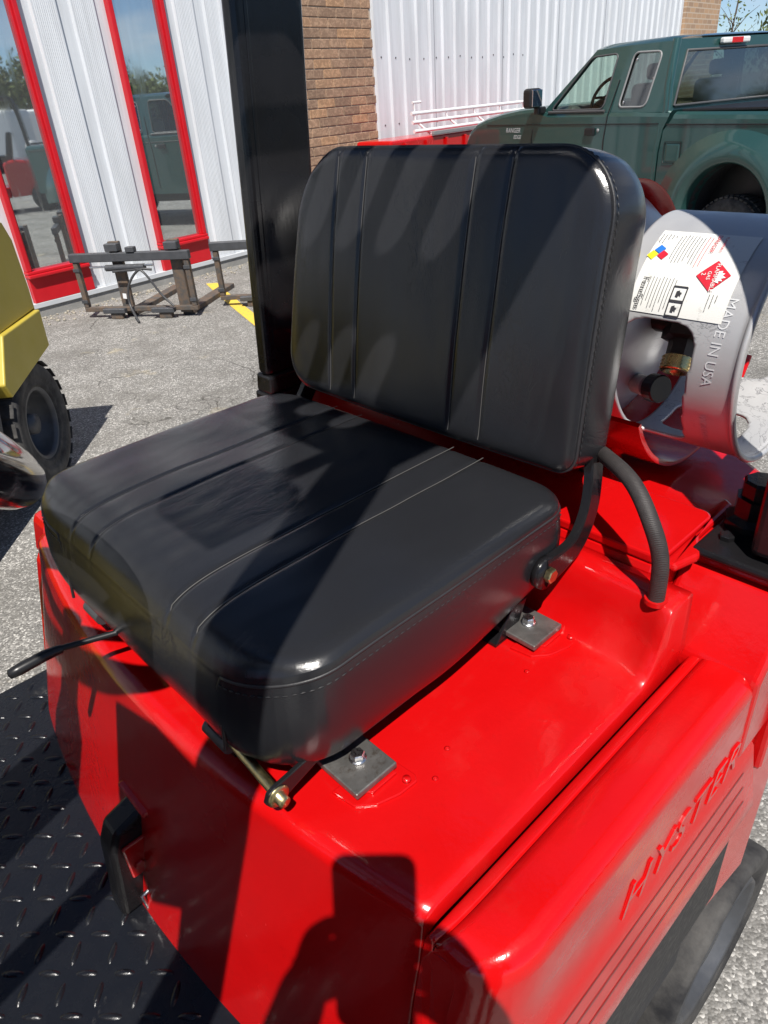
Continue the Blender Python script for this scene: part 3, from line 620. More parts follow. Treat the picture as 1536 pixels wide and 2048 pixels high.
m = MB(); m.box(0.661, 0.84, 0.145, 0.252, -0.4548, -0.4445, 0.004); lp = m.build('leg_foot', 'black_paint', fk, label='black bolted base plate of the near guard leg')
m = MB(); m.lathe([(0, 0.034), (0.006, 0.033), (0.012, 0.025), (0.034, 0.0245), (0.034, 0.0205), (0.052, 0.0205), (0.055, 0.018), (0.055, 0.0001)], (0.752, 0.222, -0.4445), (0, 0, 1), 8, smooth=False); m.build('rubber_mount', 'black_paint', lp)
m = MB(); m.hexhead((0.700, 0.230, -0.4445), (0, 0, 1), 0.009, 0.006); m.build('bolt', 'black_paint', lp)
m = MB(); m.hexhead((0.690, 0.180, -0.4445), (0, 0, 1), 0.009, 0.006); m.build('bolt', 'black_paint', lp)
for (y0, y1) in ((0.128, 0.196), (1.044, 1.112)): leg('guard_leg', y0, y1, -0.535, -0.85, 0.118, zr, 0.055)
# roof plate with two rows of round-ended slots
rb = bmesh.new()
def slot_cell(xa, xb, ya, yb, sa, sb, yc, r):
    cx, cy = (sa + sb) / 2, yc; st_ = []
    for q in range(17):
        an = R_(-90 + 180 * q / 16); st_.append((sb - r + r * math.cos(an), yc + r * math.sin(an)))
    for q in range(17):
        an = R_(90 + 180 * q / 16); st_.append((sa + r + r * math.cos(an), yc + r * math.sin(an)))
    outr = []
    for (x, y) in st_:
        t = []
        dx, dy = x - cx, y - cy
        if abs(dx) > 1e-9: t.append(((xb if dx > 0 else xa) - cx) / dx)
        if abs(dy) > 1e-9: t.append(((yb if dy > 0 else ya) - cy) / dy)
        tt = min(v for v in t if v > 0); outr.append((cx + dx * tt, cy + dy * tt))
    vi = [rb.verts.new((x, y, zr)) for x, y in st_]; vo = [rb.verts.new((x, y, zr)) for x, y in outr]; n = len(vi)
    for q in range(n):
        p = (q + 1) % n
        try: rb.faces.new((vi[q], vi[p], vo[p], vo[q]))
        except ValueError: pass
    for (xc_, yc_) in ((xa, ya), (xb, ya), (xb, yb), (xa, yb)):   # fill the rectangle corners
        best = [q for q in range(n) if abs(outr[q][0] - xc_) < 1e-6 and abs(outr[q][1] - (ya + yb - yc_)) > -1 and min(abs(outr[q][1] - ya), abs(outr[q][1] - yb)) > 1e-6]
        e1 = [q for q in range(n) if abs(outr[q][0] - xc_) < 1e-6]; e2 = [q for q in range(n) if abs(outr[q][1] - yc_) < 1e-6]
        if e1 and e2:
            q1 = min(e1, key=lambda q: abs(outr[q][1] - yc_)); q2 = min(e2, key=lambda q: abs(outr[q][0] - xc_))
            if q1 != q2:
                v = rb.verts.new((xc_, yc_, zr))
                try: rb.faces.new((vo[q1], v, vo[q2]))
                except ValueError: pass
def quad(xa, xb, ya, yb):
    v = [rb.verts.new(p) for p in ((xa, ya, zr), (xb, ya, zr), (xb, yb, zr), (xa, yb, zr))]; rb.faces.new(v)
NSL = 11; ya0 = 0.257 - 0.0375
for k in range(NSL):
    yc = 0.257 + 0.0752 * k
    slot_cell(0.310, 0.640, yc - 0.0376, yc + 0.0376, 0.334, 0.615, yc, 0.0245)
    slot_cell(0.150, 0.310, yc - 0.0376, yc + 0.0376, 0.176, 0.286, yc + 0.018 if k < NSL else yc, 0.0245) if False else slot_cell(0.150, 0.310, yc - 0.0376, yc + 0.0376, 0.176, 0.286, yc + 0.010, 0.0245)
yl, yr_ = 0.257 - 0.0376, 0.257 + 0.0752 * (NSL - 1) + 0.0376
quad(0.118, 0.150, 0.115, 1.125); quad(0.640, 0.845, 0.115, 1.125); quad(0.150, 0.640, 0.115, yl); quad(0.150, 0.640, yr_, 1.125)
m = MB(); m.bm(rb); rp_ = m.build('guard_roof', 'black_paint', fk)
sm_ = rp_.modifiers.new('thick', 'SOLIDIFY'); sm_.thickness = 0.012; sm_.offset = 1.0
m = MB(); m.box(-0.085, 0.03, 0.145, 0.262, 0.462, 0.53, 0.005, 2); m.box(0.03, 0.119, 0.19, 0.215, 0.485, 0.50); m.build('shadow_box', 'plastic_black', fk)  # unseen box on the guard, added to cast the cushion's dark patch
# steering wheel and column
tau = R_(50); WR = 0.19; wc = Vector((0.116 - WR * math.cos(tau), 0.600, -0.235 + WR * math.sin(tau)))
fu = Vector((-math.cos(tau), 0, math.sin(tau))); nu = Vector((math.sin(tau), 0, math.cos(tau)))
m = MB(); ring = [wc + Vector((0, 1, 0)) * WR * math.sin(2 * math.pi * q / 64) + fu * (-WR) * math.cos(2 * math.pi * q / 64) for q in range(64)]
vs_ = []; fs_ = []
for q, p in enumerate(ring):
    rad = (p - wc).normalized()
    for k in range(14):
        an = 2 * math.pi * k / 14; vs_.append(p + rad * 0.020 * math.cos(an) + nu * 0.018 * math.sin(an))
fs_ = [(q * 14 + k, q * 14 + (k + 1) % 14, ((q + 1) % 64) * 14 + (k + 1) % 14, ((q + 1) % 64) * 14 + k) for q in range(64) for k in range(14)]
m.add(vs_, fs_, True); stw = m.build('steering_wheel', 'worn_rim', fk, label='worn glossy black steering wheel rim with scuffed top')
for an in (90, 210, 330):
    d = Vector((0, 1, 0)) * math.sin(R_(an)) - fu * math.cos(R_(an)); m = MB(); m.tube([wc - nu * 0.03, wc + d * 0.09 - nu * 0.025, wc + d * 0.185], 0.009, 8, flat=0.7); m.build('spoke', 'worn_rim', stw)
m = MB(); m.lathe([(-0.06, 0.0001), (-0.06, 0.034), (-0.02, 0.036), (-0.012, 0.03), (-0.01, 0.0001)], wc, nu, 20); m.build('hub', 'plastic_black', stw)
m = MB(); m.tube([wc - nu * 0.05, wc - nu * 0.10, wc - nu * 0.14, wc - nu * 0.90], [0.034, 0.036, 0.062, 0.075], 16); m.build('steering_column', 'black_paint', fk)
m = MB(); m.prism([(-0.050, 0.430, -0.13), (-0.145, 0.360, -0.13), (-0.190, 0.250, -0.13), (-0.150, 0.199, -0.13), (-0.030, 0.199, -0.13), (-0.032, 0.340, -0.13)], (0, 0, 0.05), 0.006); m.tube([(-0.10, 0.36, -0.13), (-0.55, 0.38, -0.45)], 0.02, 10); m.build('shadow_console', 'plastic_black', fk)  # unseen console, outline shaped to cast the dark wedge on the apron
for k in range(3):
    m = MB(); bx_ = -0.60; y = 0.30 + 0.06 * k; m.tube([(bx_, y, -0.30), (bx_ + 0.10, y, -0.13)], 0.006, 8); m.lathe([(0, .0001), (0, .016), (.03, .018), (.045, .0001)], (bx_ + 0.10, y, -0.14), (0.5, 0, 0.85), 12); m.build('hydraulic_lever', 'plastic_black', fk)
# wheels
def cushion_wheel(cx, y0, y1, r, hub_in, name='wheel', outward=-1):
    w_ = thing_part = MB(); yo = y0 if outward < 0 else y1; ax = (0, outward, 0); wd = y1 - y0; c = (cx, (y1 if outward < 0 else y0), G0 + r)
    w_.lathe([(0, r * .72), (0, r * .96), (0.012, r), (wd - 0.012, r), (wd - 0.004, r * .985), (wd, r * .95), (wd - 0.004, r * .80), (wd - 0.012, r * .74), (wd - 0.014, r * .72), (0, r * .72)], c, ax, 56)
    t_ = w_.build(name, 'tyre_rubber', fk)
    m = MB(); m.lathe([(wd - 0.013, r * .725), (wd - 0.004, r * .70), (wd - 0.008, r * .66), (wd - 0.05, r * .62), (wd - 0.075, r * .40), (wd - 0.06, r * .30), (wd - 0.02, r * .26), (wd - 0.015, 0.0001)], c, ax, 48); m.build('rim', 'dark_steel', t_)
    for q in range(6):
        an = 2 * math.pi * q / 6; m = MB(); m.hexhead((c[0] + r * .48 * math.cos(an), c[1] + outward * (wd - 0.068), c[2] + r * .48 * math.sin(an)), ax, 0.011, 0.014); m.build('wheel_nut', 'dark_steel', t_)
cushion_wheel(0.86, 0.140, 0.27, 0.205, 0); cushion_wheel(0.86, 0.97, 1.10, 0.205, 0, outward=1)
cushion_wheel(-0.66, -0.04, 0.14, 0.27, 0); cushion_wheel(-0.66, 1.10, 1.28, 0.27, 0, outward=1)

# ------------------------------------------------------------------ the seat
seat = holder('seat', fk); tag(seat, label='black vinyl two-piece seat with pleated cushion and backrest')
SEAMS = (0.477, 0.5235, 0.692, 0.745)
def rrect(w0, w1, h0, h1, rad, n=12):
    """rounded rectangle outline; rad = radii at (w0,h0),(w1,h0),(w1,h1),(w0,h1)"""
    pts = []
    for (cx, cy, a0, r) in ((w1, h0, -90, rad[1]), (w1, h1, 0, rad[2]), (w0, h1, 90, rad[3]), (w0, h0, 180, rad[0])):
        ra, rb_ = r if hasattr(r, '__len__') else (r, r)
        ox = cx - ra if cx == w1 else cx + ra; oy = cy - rb_ if cy == h1 else cy + rb_
        for q in range(n + 1): an = R_(a0 + 90 * q / n); pts.append((ox + ra * math.cos(an), oy + rb_ * math.sin(an)))
    return pts
def ray_out(poly, cx, cy, dx, dy):
    best = 9e9; n = len(poly)
    for i in range(n):
        x1, y1 = poly[i]; x2, y2 = poly[(i + 1) % n]; ex, ey = x2 - x1, y2 - y1; den = dx * ey - dy * ex
        if abs(den) < 1e-12: continue
        t = ((x1 - cx) * ey - (y1 - cy) * ex) / den; u = ((x1 - cx) * dy - (y1 - cy) * dx) / den
        if t > 0 and -1e-6 <= u <= 1 + 1e-6: best = min(best, t)
    return best
def pad(poly, nu_, nv_, top, side_rings, place):
    """pillow-like pad: a square grid mapped into the outline for the face, rings for the sides"""
    cx = (min(p[0] for p in poly) + max(p[0] for p in poly)) / 2; cy = (min(p[1] for p in poly) + max(p[1] for p in poly)) / 2
    hw = max(p[0] for p in poly) - cx; hh = max(p[1] for p in poly) - cy; m = MB(); idx = {}; vs = []; cache = {}
    for i in range(nu_ + 1):
        for j in range(nv_ + 1):
            u = -1 + 2 * i / nu_; v = -1 + 2 * j / nv_; s_ = max(abs(u), abs(v))
            if s_ < 1e-9: x, y, d = cx, cy, 0.2
            else:
                key = (round(u / s_, 4), round(v / s_, 4))
                if key not in cache: cache[key] = ray_out(poly, cx, cy, key[0] * hw, key[1] * hh)
                t = cache[key]; t = 1 + (t - 1) * s_ ** 3 if t < 1 else t
                x, y = cx + u * hw * t, cy + v * hh * t; d = (1 - s_) * min(hw, hh)
            vs.append((x, y, d)); idx[(i, j)] = len(vs) - 1
    bound = [(i, 0) for i in range(nu_)] + [(nu_, j) for j in range(nv_)] + [(i, nv_) for i in range(nu_, 0, -1)] + [(0, j) for j in range(nv_, 0, -1)]
    V = [place(x, y, top(x, y, d), 0.0) for x, y, d in vs]
    F = [(idx[(i, j)], idx[(i + 1, j)], idx[(i + 1, j + 1)], idx[(i, j + 1)]) for i in range(nu_) for j in range(nv_)]
    m.add(V, F, True)
    rings = [[V[idx[b]] for b in bound]]; outl_ = [(vs[idx[b]][0], vs[idx[b]][1]) for b in bound]; n = len(bound)
    for (fr_, inset) in side_rings:
        r = []
        for (x, y) in outl_:
            dx, dy = x - cx, y - cy; l_ = math.hypot(dx, dy); k = 1 - inset / l_
            r.append(place(cx + dx * k, cy + dy * k, top(x, y, 0.0), fr_))
        rings.append(r)
    vs2 = [p for r in rings for p in r]
    m.add(vs2, [(i * n + q, (i + 1) * n + q, (i + 1) * n + (q + 1) % n, i * n + (q + 1) % n) for i in range(len(rings) - 1) for q in range(n)], True)
    m.add(rings[-1], [tuple(reversed(range(n)))], False)
    return m, outl_, rings
def groove(y): return sum(math.exp(-((y - s_) / 0.0026) ** 2) for s_ in SEAMS)
# cushion
cpoly = rrect(0.180, 0.581, 0.353, 0.890, ((0.070, 0.100), (0.040, 0.040), (0.045, 0.060), (0.046, 0.090)))
def ctop(x, y, d):
    z = -0.3770 - 0.009 * math.exp(-d / 0.0055) - 0.022 * math.exp(-max(0, x - 0.180) / 0.026)
    z += 0.006 * (1 - ((y - 0.602) / 0.25) ** 2) * 0.6
    fade = 1 - math.exp(-d / 0.012)
    z -= 0.0020 * groove(y) * sstep(0.175, 0.19, x)
    z += fade * (0.0022 * (noise.noise((x * 9, y * 9, 3.1))) + 0.0004 * noise.noise((x * 22, y * 50, 7.7)))
    if 0.47 < y < 0.55: z += fade * 0.0006 * math.sin(y * 1500 + 6 * noise.noise((x * 20, y * 5, 1)))*max(0, noise.noise((x * 7, y * 9, 4)))
    return z
def cplace(x, y, z, fr_):
    zb = -0.501 - 0.010 * noise.noise((x * 7, y * 7, 2.0)) + 0.030 * sstep(0.36, 0.57, x)
    return (x - 0.010 * fr_ * sstep(0.25, 0.18, x), y, z + (zb - z) * fr_)
m, outl_, rings = pad(cpoly, 150, 210, ctop, [(0.03, -0.0015), (0.07, -0.0012), (0.10, -0.0020), (0.2, -0.0030), (0.4, -0.0045), (0.6, -0.004), (0.8, -0.001), (0.92, 0.003), (1.0, 0.007)], cplace)
cush = m.build('cushion', 'black_vinyl', seat)
m = MB()
def side_only(ol):
    k0 = min(range(len(ol)), key=lambda q: (ol[q][0] - 0.181) ** 2 + (ol[q][1] - 0.60) ** 2); ol = ol[k0:] + ol[:k0]
    return [p for p in ol if not (p[0] < 0.200 and 0.437 < p[1] < 0.775)]
ol2 = side_only(outl_)
def dn(p): return [Vector(cplace(p[0] + (p[0] - 0.384) * 0.006, p[1], ctop(p[0], p[1], 0.0), t)) for t in (0.97, 0.7, 0.4, 0.2)]
rp2 = dn(ol2[0]) + [Vector(cplace(x + (x - 0.384) * 0.004, y + (y - 0.602) * 0.004, ctop(x, y, 0.0), 0.075)) for (x, y) in ol2][2:-2:3] + dn(ol2[-1])[::-1]
m.tube(rp2, 0.0017, 6, False, 0)
for ys_ in SEAMS:
    pth = []
    for q in range(60):
        x = 0.184 + (0.580 - 0.184) * q / 59; pth.append((x, ys_, ctop(x, ys_, 0.03 if q > 0 else 0.0) + 0.0012))
    m.tube(pth, 0.0005 if ys_ in (0.477, 0.5235) else 0.0003, 5, False, 1 if ys_ in (0.477, 0.5235) else 0)
m.build('cushion_piping', ['stitch_thread', 'highlight_thread'], seat)
# backrest (tilted back)
bup = Vector((0.1833, 0, 0.983)).normalized(); bbk = Vector((0.983, 0, -0.1833)).normalized(); borg = Vector((0.573, 0.606, -0.359))
bpoly = rrect(-0.248, 0.246, 0.0, 0.313, (0.022, 0.046, 0.080, 0.064))
bpoly = [(a_ * (1 - (0.150 if a_ > 0 else 0.035) * (h_ / 0.326) ** 2), h_) for a_, h_ in bpoly]
def btop(a_, h_, d):
    z = 0.008 * math.exp(-d / 0.006) - 0.006 * (1 - (a_ / 0.25) ** 2) - 0.005 * math.sin(min(1, max(0, h_ / 0.326)) * math.pi)
    fade = 1 - math.exp(-d / 0.012); y = a_ + 0.606
    z += 0.0022 * (groove(y + 0.006 * 0)) * sstep(0.0, 0.02, h_)
    z += fade * (0.0015 * noise.noise((a_ * 8, h_ * 8, 9.0)) + 0.0003 * noise.noise((a_ * 45, h_ * 16, 5.5)))
    if a_ < -0.17: z += 0.0009 * fade * noise.noise((a_ * 90, h_ * 22, 2.5)) * sstep(-0.17, -0.22, a_)
    return z
def bplace(a_, h_, z, fr_):
    t = z + (0.083 - z) * fr_
    return borg + Vector((0, a_, 0)) + bup * h_ + bbk * t
m, boutl, rings = pad(bpoly, 190, 120, btop, [(0.03, -0.0012), (0.06, -0.0006), (0.12, -0.0015), (0.3, -0.003), (0.55, -0.0035), (0.8, -0.002), (0.93, 0.003), (1.0, 0.012)], bplace)
# the pad builder winds for z up; flip for this face
m.f = [tuple(reversed(f)) for f in m.f]
bk = m.build('backrest', 'black_vinyl', seat)
m = MB(); rp2 = [Vector(bplace(a_ * 1.006, 0.163 + (h_ - 0.163) * 1.006, btop(a_, h_, 0.0), 0.045)) for (a_, h_) in boutl][::3]
m.tube(rp2 + [rp2[0]], 0.0018, 6, False, 0)
for ys_ in SEAMS:
    a_ = ys_ - 0.606; pth = []
    for q in range(50):
        h_ = 0.010 + 0.293 * q / 49; pth.append(bplace(a_, h_, btop(a_, h_, 0.03) - 0.0012, 0.0))
    m.tube(pth, 0.00045, 5, False, 1)
m.build('backrest_piping', ['stitch_thread', 'highlight_thread'], seat)
# saddle stitches beside the piping
m = MB(); acc = 0.0; last = None
for (ol, fn, off_) in ((boutl, lambda a_, h_: Vector(bplace(a_ * 1.010, 0.163 + (h_ - 0.163) * 1.008, btop(a_, h_, 0.0), 0.115)), 0.0085), (side_only(outl_), lambda x, y: Vector(cplace(x + (x - 0.384) * 0.012, y + (y - 0.602) * 0.010, ctop(x, y, 0), 0.16)), 0.0085)):
    pts = [fn(*p) for p in ol]; acc = 0.0
    for p, q in zip(pts, pts[1:]):
        l_ = (q - p).length
        if l_ < 1e-7: continue
        while acc < l_:
            a1 = p + (q - p) * (acc / l_); d = (q - p).normalized(); m.tube([a1, a1 + d * 0.0022, a1 + d * 0.0048], [0.0003, 0.0008, 0.0003], 4, False); acc += 0.0075
        acc -= l_
m.build('stitching', 'stitch_thread', seat, kind='stuff')
# pan, hinge brackets, rod, arms, levers, mount plates
m = MB(); m.box(0.205, 0.57, 0.385, 0.82, -0.512, -0.497, 0.004); m.build('seat_pan', 'black_paint', seat)
for s_ in (0, 1):
    y0 = 0.336 if s_ == 0 else 0.866
    m = MB(); pth = smooth_path([(0.520, y0 + .008, -0.447), (0.552, y0 + .008, -0.445), (0.584, y0 + .009, -0.435), (0.612, y0 + (.014 if s_ == 0 else .002), -0.402), (0.632, y0 + (.026 if s_ == 0 else -.010), -0.352), (0.640, y0 + (.034 if s_ == 0 else -.018), -0.29)], 6)
    n_ = len(pth); vs_ = []; 
    for q, p in enumerate(pth):
        t = (pth[min(q + 1, n_ - 1)] - pth[max(q - 1, 0)]).normalized(); nn = Vector((-t.z, 0, t.x)); hw_ = 0.0135 + 0.004 * max(0, 1 - q / 8)
        for (aa, bb) in ((-1, -1), (-0.8, -1.25), (0.8, -1.25), (1, -1), (1, 1), (-1, 1)): vs_.append(p + nn * hw_ * aa + Vector((0, 0.0045 * bb, 0)))
    m.add(vs_, [(q * 6 + k, q * 6 + (k + 1) % 6, (q + 1) * 6 + (k + 1) % 6, (q + 1) * 6 + k) for q in range(n_ - 1) for k in range(6)], False)
    m.add(vs_[:6], [(0, 1, 2, 3, 4, 5)]); m.lathe([(-0.005, 0.0001), (-0.005, 0.0185), (0.004, 0.0185), (0.004, 0.0001)], (0.521, y0 + .008, -0.447), (0, -1, 0), 24)
    m.build('back_bracket', 'black_paint', seat)
    m = MB(); m.hexhead((0.521, y0 + .003 if s_ == 0 else y0 + .013, -0.447), (0, -1 if s_ == 0 else 1, 0), 0.0085, 0.007); m.build('hinge_bolt', 'yellow_zinc', seat)
m = MB(); m.box(0.585, 0.640, 0.366, 0.392, -0.5395, -0.510, 0.003, mx=None) ; m.build('bracket_stop', 'black_paint', seat)
m = MB(); m.prism([(0.505, 0.372, -0.500), (0.532, 0.372, -0.500), (0.514, 0.372, -0.538), (0.478, 0.372, -0.538)], (0, 0.004, 0), 0.001); m.box(0.476, 0.512, 0.372, 0.40, -0.5395, -0.536); m.build('slide_bracket', 'black_paint', seat)
for (x0_, x1_) in ((0.2335, 0.2835), (0.494, 0.546)):
    m = MB(); m.box(x0_, x1_, 0.333, 0.440, -0.534, -0.527, 0.0015); pl = m.build('mount_plate', 'steel_plate', seat)
    cxp = (x0_ + x1_) / 2 + 0.003
    m = MB(); m.lathe([(0, 0.0001), (0, 0.0085), (0.0012, 0.0085), (0.0012, 0.0001)], (cxp, 0.363, -0.527), (0, 0, 1), 20); m.hexhead((cxp, 0.363, -0.5258), (0.05, 0, 1), 0.0072, 0.0065); m.build('bolt', 'zinc', seat)
    m = MB(); pf = [(x0_ - 0.008, 0.36), (x0_ - 0.004, 0.334), (x0_ + 0.012, 0.320), (x0_ + 0.034, 0.313), (x1_ + 0.004, 0.312), (x1_ + 0.008, 0.318), (x1_ + 0.004, 0.36)]
    m.prism([(x, y, -0.5415) for x, y in pf], (0, 0, 0.0035), 0.001); m.prism([(x0_ + 0.004, 0.345, -0.5385), (x0_ + 0.016, 0.330, -0.5385), (x1_ - 0.004, 0.330, -0.5385), (x1_ - 0.002, 0.36, -0.5385), (x0_ + 0.004, 0.36, -0.5385)], (0, 0, 0.004), 0.001)
    m.lathe([(0, .0001), (0, .0045), (.0025, .0038), (.0028, .0001)], (x1_ - 0.002, 0.3195, -0.538), (0, 0, 1), 10); m.build('mount_pad', 'red_paint', fk)
m = MB(); m.tube([(0.225, 0.86, -0.515), (0.186, 0.470, -0.511), (0.1785, 0.368, -0.508)], 0.0052, 12); m.build('adjuster_rod', 'yellow_zinc', seat)
m = MB(); m.prism([(0.170, 0.370, -0.5165), (0.166, 0.370, -0.5085), (0.170, 0.370, -0.500), (0.178, 0.370, -0.497), (0.215, 0.370, -0.492), (0.225, 0.370, -0.503), (0.186, 0.370, -0.516), (0.178, 0.370, -0.519)], (0, 0.005, 0), 0.001); m.build('rod_arm', 'black_paint', seat)
m = MB(); m.lathe([(0, .0001), (0, .0105), (.0012, .0105), (.0012, .0065), (.002, .0055), (.010, .0055), (.0105, .0001)], (0.1785, 0.370, -0.508), (0, -1, 0), 24); m.build('rod_bolt', 'yellow_zinc', seat)
for (y0, dx) in ((0.455, 0.0), (0.735, 0.0)):
    m = MB(); m.prism([(0.188, y0, -0.539), (0.212, y0, -0.539), (0.222, y0, -0.503), (0.176, y0, -0.503)], (0, 0.030, 0), 0.003); m.box(0.186, 0.56, y0 + .004, y0 + .026, -0.5395, -0.527); m.build('slide_rail', 'black_paint', seat)
    m = MB(); m.tube([(0.182, y0 - .004, -0.513), (0.182, y0 + .034, -0.513)], 0.009, 12); m.build('rod_clip', 'dark_steel', seat)
m = MB(); m.tube([(0.215, 0.652, -0.498), (0.171, 0.667, -0.493), (0.117, 0.681, -0.488)], 0.0036, 10); m.tube([(0.119, 0.680, -0.4885), (0.112, 0.681, -0.4880), (0.10, 0.681, -0.487), (0.074, 0.681, -0.488), (0.064, 0.6815, -0.4885), (0.0625, 0.6815, -0.4885)], [0.0050, 0.0056, 0.0062, 0.0064, 0.0052, 0.002], 14); m.build('adjust_lever', 'plastic_black', seat)
# little blemishes in the fresh paint on the deck
m = MB()
for (x, y) in ((0.335, 0.318), (0.302, 0.303), (0.52, 0.255), (0.47, 0.325)): m = MB(); m.lathe([(0, .0001), (0.0006, .003), (.0012, .0016), (.0002, .0001)], (x, y, ZD - 0.0012), (0, 0, 1), 9); m.build('filled_bolt_hole', 'red_paint', fk)

# ------------------------------------------------------------------ propane tank lying on the counterweight
tk = thing('propane_tank', (TX, 0.66, TZ - 0.16), 'aluminium propane tank strapped sideways behind the seat, label on its slotted collar', 'gas tank')
m = MB(); Y1 = 1.02
pr = [(0.0, 0.0001), (0.012, 0.05), (0.03, 0.095), (0.055, 0.130), (0.085, 0.152), (0.115, 0.160), (0.50, 0.160), (0.54, 0.152), (0.57, 0.130), (0.595, 0.095), (0.61, 0.0001)]
m.lathe(pr, (TX, 0.405, TZ), (0, 1, 0), 72); tb = m.build('tank_body', 'aluminium', tk)
# collar: rolled sheet with two hand-holes, real thickness
b = bmesh.new(); NT_, NY = 420, 60; CY0, CY1 = 0.262, 0.420; RC = 0.135
def in_hole(th, y):
    th %= 360
    def rr(t0, t1, y0, y1, rt, ry):
        if not (t0 < th < t1 and y0 < y < y1): return False
        dx = max(t0 + rt - th, th - (t1 - rt), 0) / rt; dy = max(y0 + ry - y, y - (y1 - ry), 0) / ry
        return dx * dx + dy * dy < 1
    # near hole slants: its rim-side edge runs back a little towards the bottom
    s_ = (th - 160) / 76 * 0.016
    return rr(160.5, 237, 0.309 + s_, 0.402, 13, 0.028) or rr(-40 + 360, 359.9, 0.302, 0.385, 12, 0.026) or rr(0.1, 40, 0.302, 0.385, 12, 0.026) or rr(266, 296, 0.30, 0.40, 9, 0.024)
vv = {}
def gv(i, j):
    i %= NT_
    if (i, j) not in vv:
        th = 360 * i / NT_; y = CY0 + (CY1 - CY0) * j / NY
        rr_ = RC + (0.0035 * max(0, 1 - (y - CY0) / 0.006))
        vv[(i, j)] = b.verts.new(cyl(th, y, rr_))
    return vv[(i, j)]
for i in range(NT_):
    for j in range(NY):
        if not in_hole(360 * (i + .5) / NT_, CY0 + (CY1 - CY0) * (j + .5) / NY): b.faces.new((gv(i, j + 1), gv(i + 1, j + 1), gv(i + 1, j), gv(i, j)))
# ease the stair-stepped hole edges
for _ in range(3):
    be = [v for v in b.verts if v.is_boundary and CY0 + 1e-4 < v.co.y < CY1 - 1e-4]
    nw = {}
    for v in be:
        nb = [e.other_vert(v) for e in v.link_edges if e.is_boundary]
        if len(nb) == 2: nw[v] = v.co * 0.4 + (nb[0].co + nb[1].co) * 0.3
    for v, c in nw.items():
        d = Vector((c.x - TX, c.z - TZ)).normalized() * RC; v.co = Vector((TX + d.x, c.y, TZ + d.y))
m = MB(); m.bm(b, True); clr = m.build('collar', 'aluminium', tk)
sd = clr.modifiers.new('sheet', 'SOLIDIFY'); sd.thickness = 0.0045; sd.offset = -1
m = MB(); rim_ = [cyl(360 * q / 90, CY0, RC - 0.0005) for q in range(91)]; m.tube(rim_, 0.0042, 8, False); m.build('collar_rim', 'aluminium', tk)
# valve group inside the collar
ax = Vector((-0.42, -0.10, -0.60)).normalized(); o_ = Vector((0.842, 0.374, -0.262))
m = MB(); m.lathe([(-0.03, .0001), (-0.03, .020), (0.0, .020), (0.0, .026), (0.022, .026), (0.024, .016), (0.036, .0155), (0.044, .0155), (0.044, .0001)], o_, ax, 6, smooth=False); m.tube([o_ + Vector((0, 0.05, 0.0)), o_], 0.016, 10); m.build('valve_body', 'dark_bronze', tk)
m = MB(); pr = []
for q in range(4): pr += [(0.044 + q * 0.0045, 0.0165), (0.0462 + q * 0.0045, 0.0185)]
pr += [(0.062, 0.0165), (0.063, 0.0125), (0.045, 0.0115)]
m.lathe(pr, o_, ax, 36); m.build('valve_thread', 'brass', tk)
o2 = Vector((0.800, 0.392, -0.335)); a2 = Vector((-0.25, -0.62, 0.10)).normalized()
m = MB(); m.tube([o2 + Vector((0.03, 0.03, -0.012)), o2], 0.013, 14); m.build('relief_fitting', 'grimy_aluminium', tk)
m = MB(); m.lathe([(0, .0001), (0, .0125), (.006, .0175), (.020, .0175), (.022, .016), (.022, .0001)], o2, a2, 22, smooth=False); m.build('fitting_cap', 'plastic_black', tk)
# label, wrapped on the collar
def wrap(th, y, r=RC + 0.0012): return cyl(th, y, r)
LT0, LT1, LY0, LY1 = 115.0, 158.3, 0.291, 0.398
m = MB(); grid_mesh([[wrap(LT0 + (LT1 - LT0) * i / 30, LY1 - (LY1 - LY0) * j / 14) for j in range(15)] for i in range(31)], m); lab = m.build('warning_label', 'label_white', tk, label='white warning label with red flammable gas diamond')
DPM = 360 / (2 * math.pi * RC)     # degrees per metre along the collar
def lpt(u, v, r=RC + 0.0020):      # u down the label, v from its left edge to the rim
    return wrap(LT0 + u * DPM, LY1 - v, r)
def lquad(mb, pts, r, n=6):
    a_, b_, c_, d_ = [Vector(p) for p in pts]
    grid_mesh([[lpt(*(a_.lerp(b_, i / n).lerp(d_.lerp(c_, i / n), j / n)), r) for j in range(n + 1)] for i in range(n + 1)], mb, False)
def ltext(mb, s, size, u0, v0, rot=0.0, r=RC + 0.0030, shear=0.0, sx=1.0):
    vs, fs = text_polys(s, size, shear); c, q = math.cos(rot), math.sin(rot)
    mb.add([lpt(u0 + sx * x * c - y * q, v0 + (sx * x * q + y * c), r) for x, y in vs], fs)
uD, vD, hD = (138.2 - LT0) / DPM, LY1 - 0.317, 0.0176
dr = 0.12
def dia(mb, k, r):
    pts = [(uD + k * hD * math.cos(dr + math.pi / 2 * q), vD + k * hD * math.sin(dr + math.pi / 2 * q)) for q in range(4)]; lquad(mb, pts, r)
m = MB(); dia(m, 1.0, RC + 0.0022); m.build('gas_diamond', 'print_red', tk)
m = MB(); ltext(m, 'FLAMMABLE', 0.0058, uD - 0.0135, vD - 0.001, 0.10); ltext(m, 'GAS', 0.0052, uD - 0.004, vD - 0.0065, 0.10); ltext(m, '2', 0.0062, uD - 0.0015, vD - 0.0125, 0.10)
fl_ = [(-0.006, 0.004), (-0.003, 0.0045), (0.004, 0.0045), (0.006, 0.004), (0.007, 0.0085), (0.0045, 0.0075), (0.0042, 0.0115), (0.0018, 0.009), (0.0002, 0.0135), (-0.0018, 0.0095), (-0.0042, 0.0112), (-0.0045, 0.0078), (-0.0068, 0.008)]
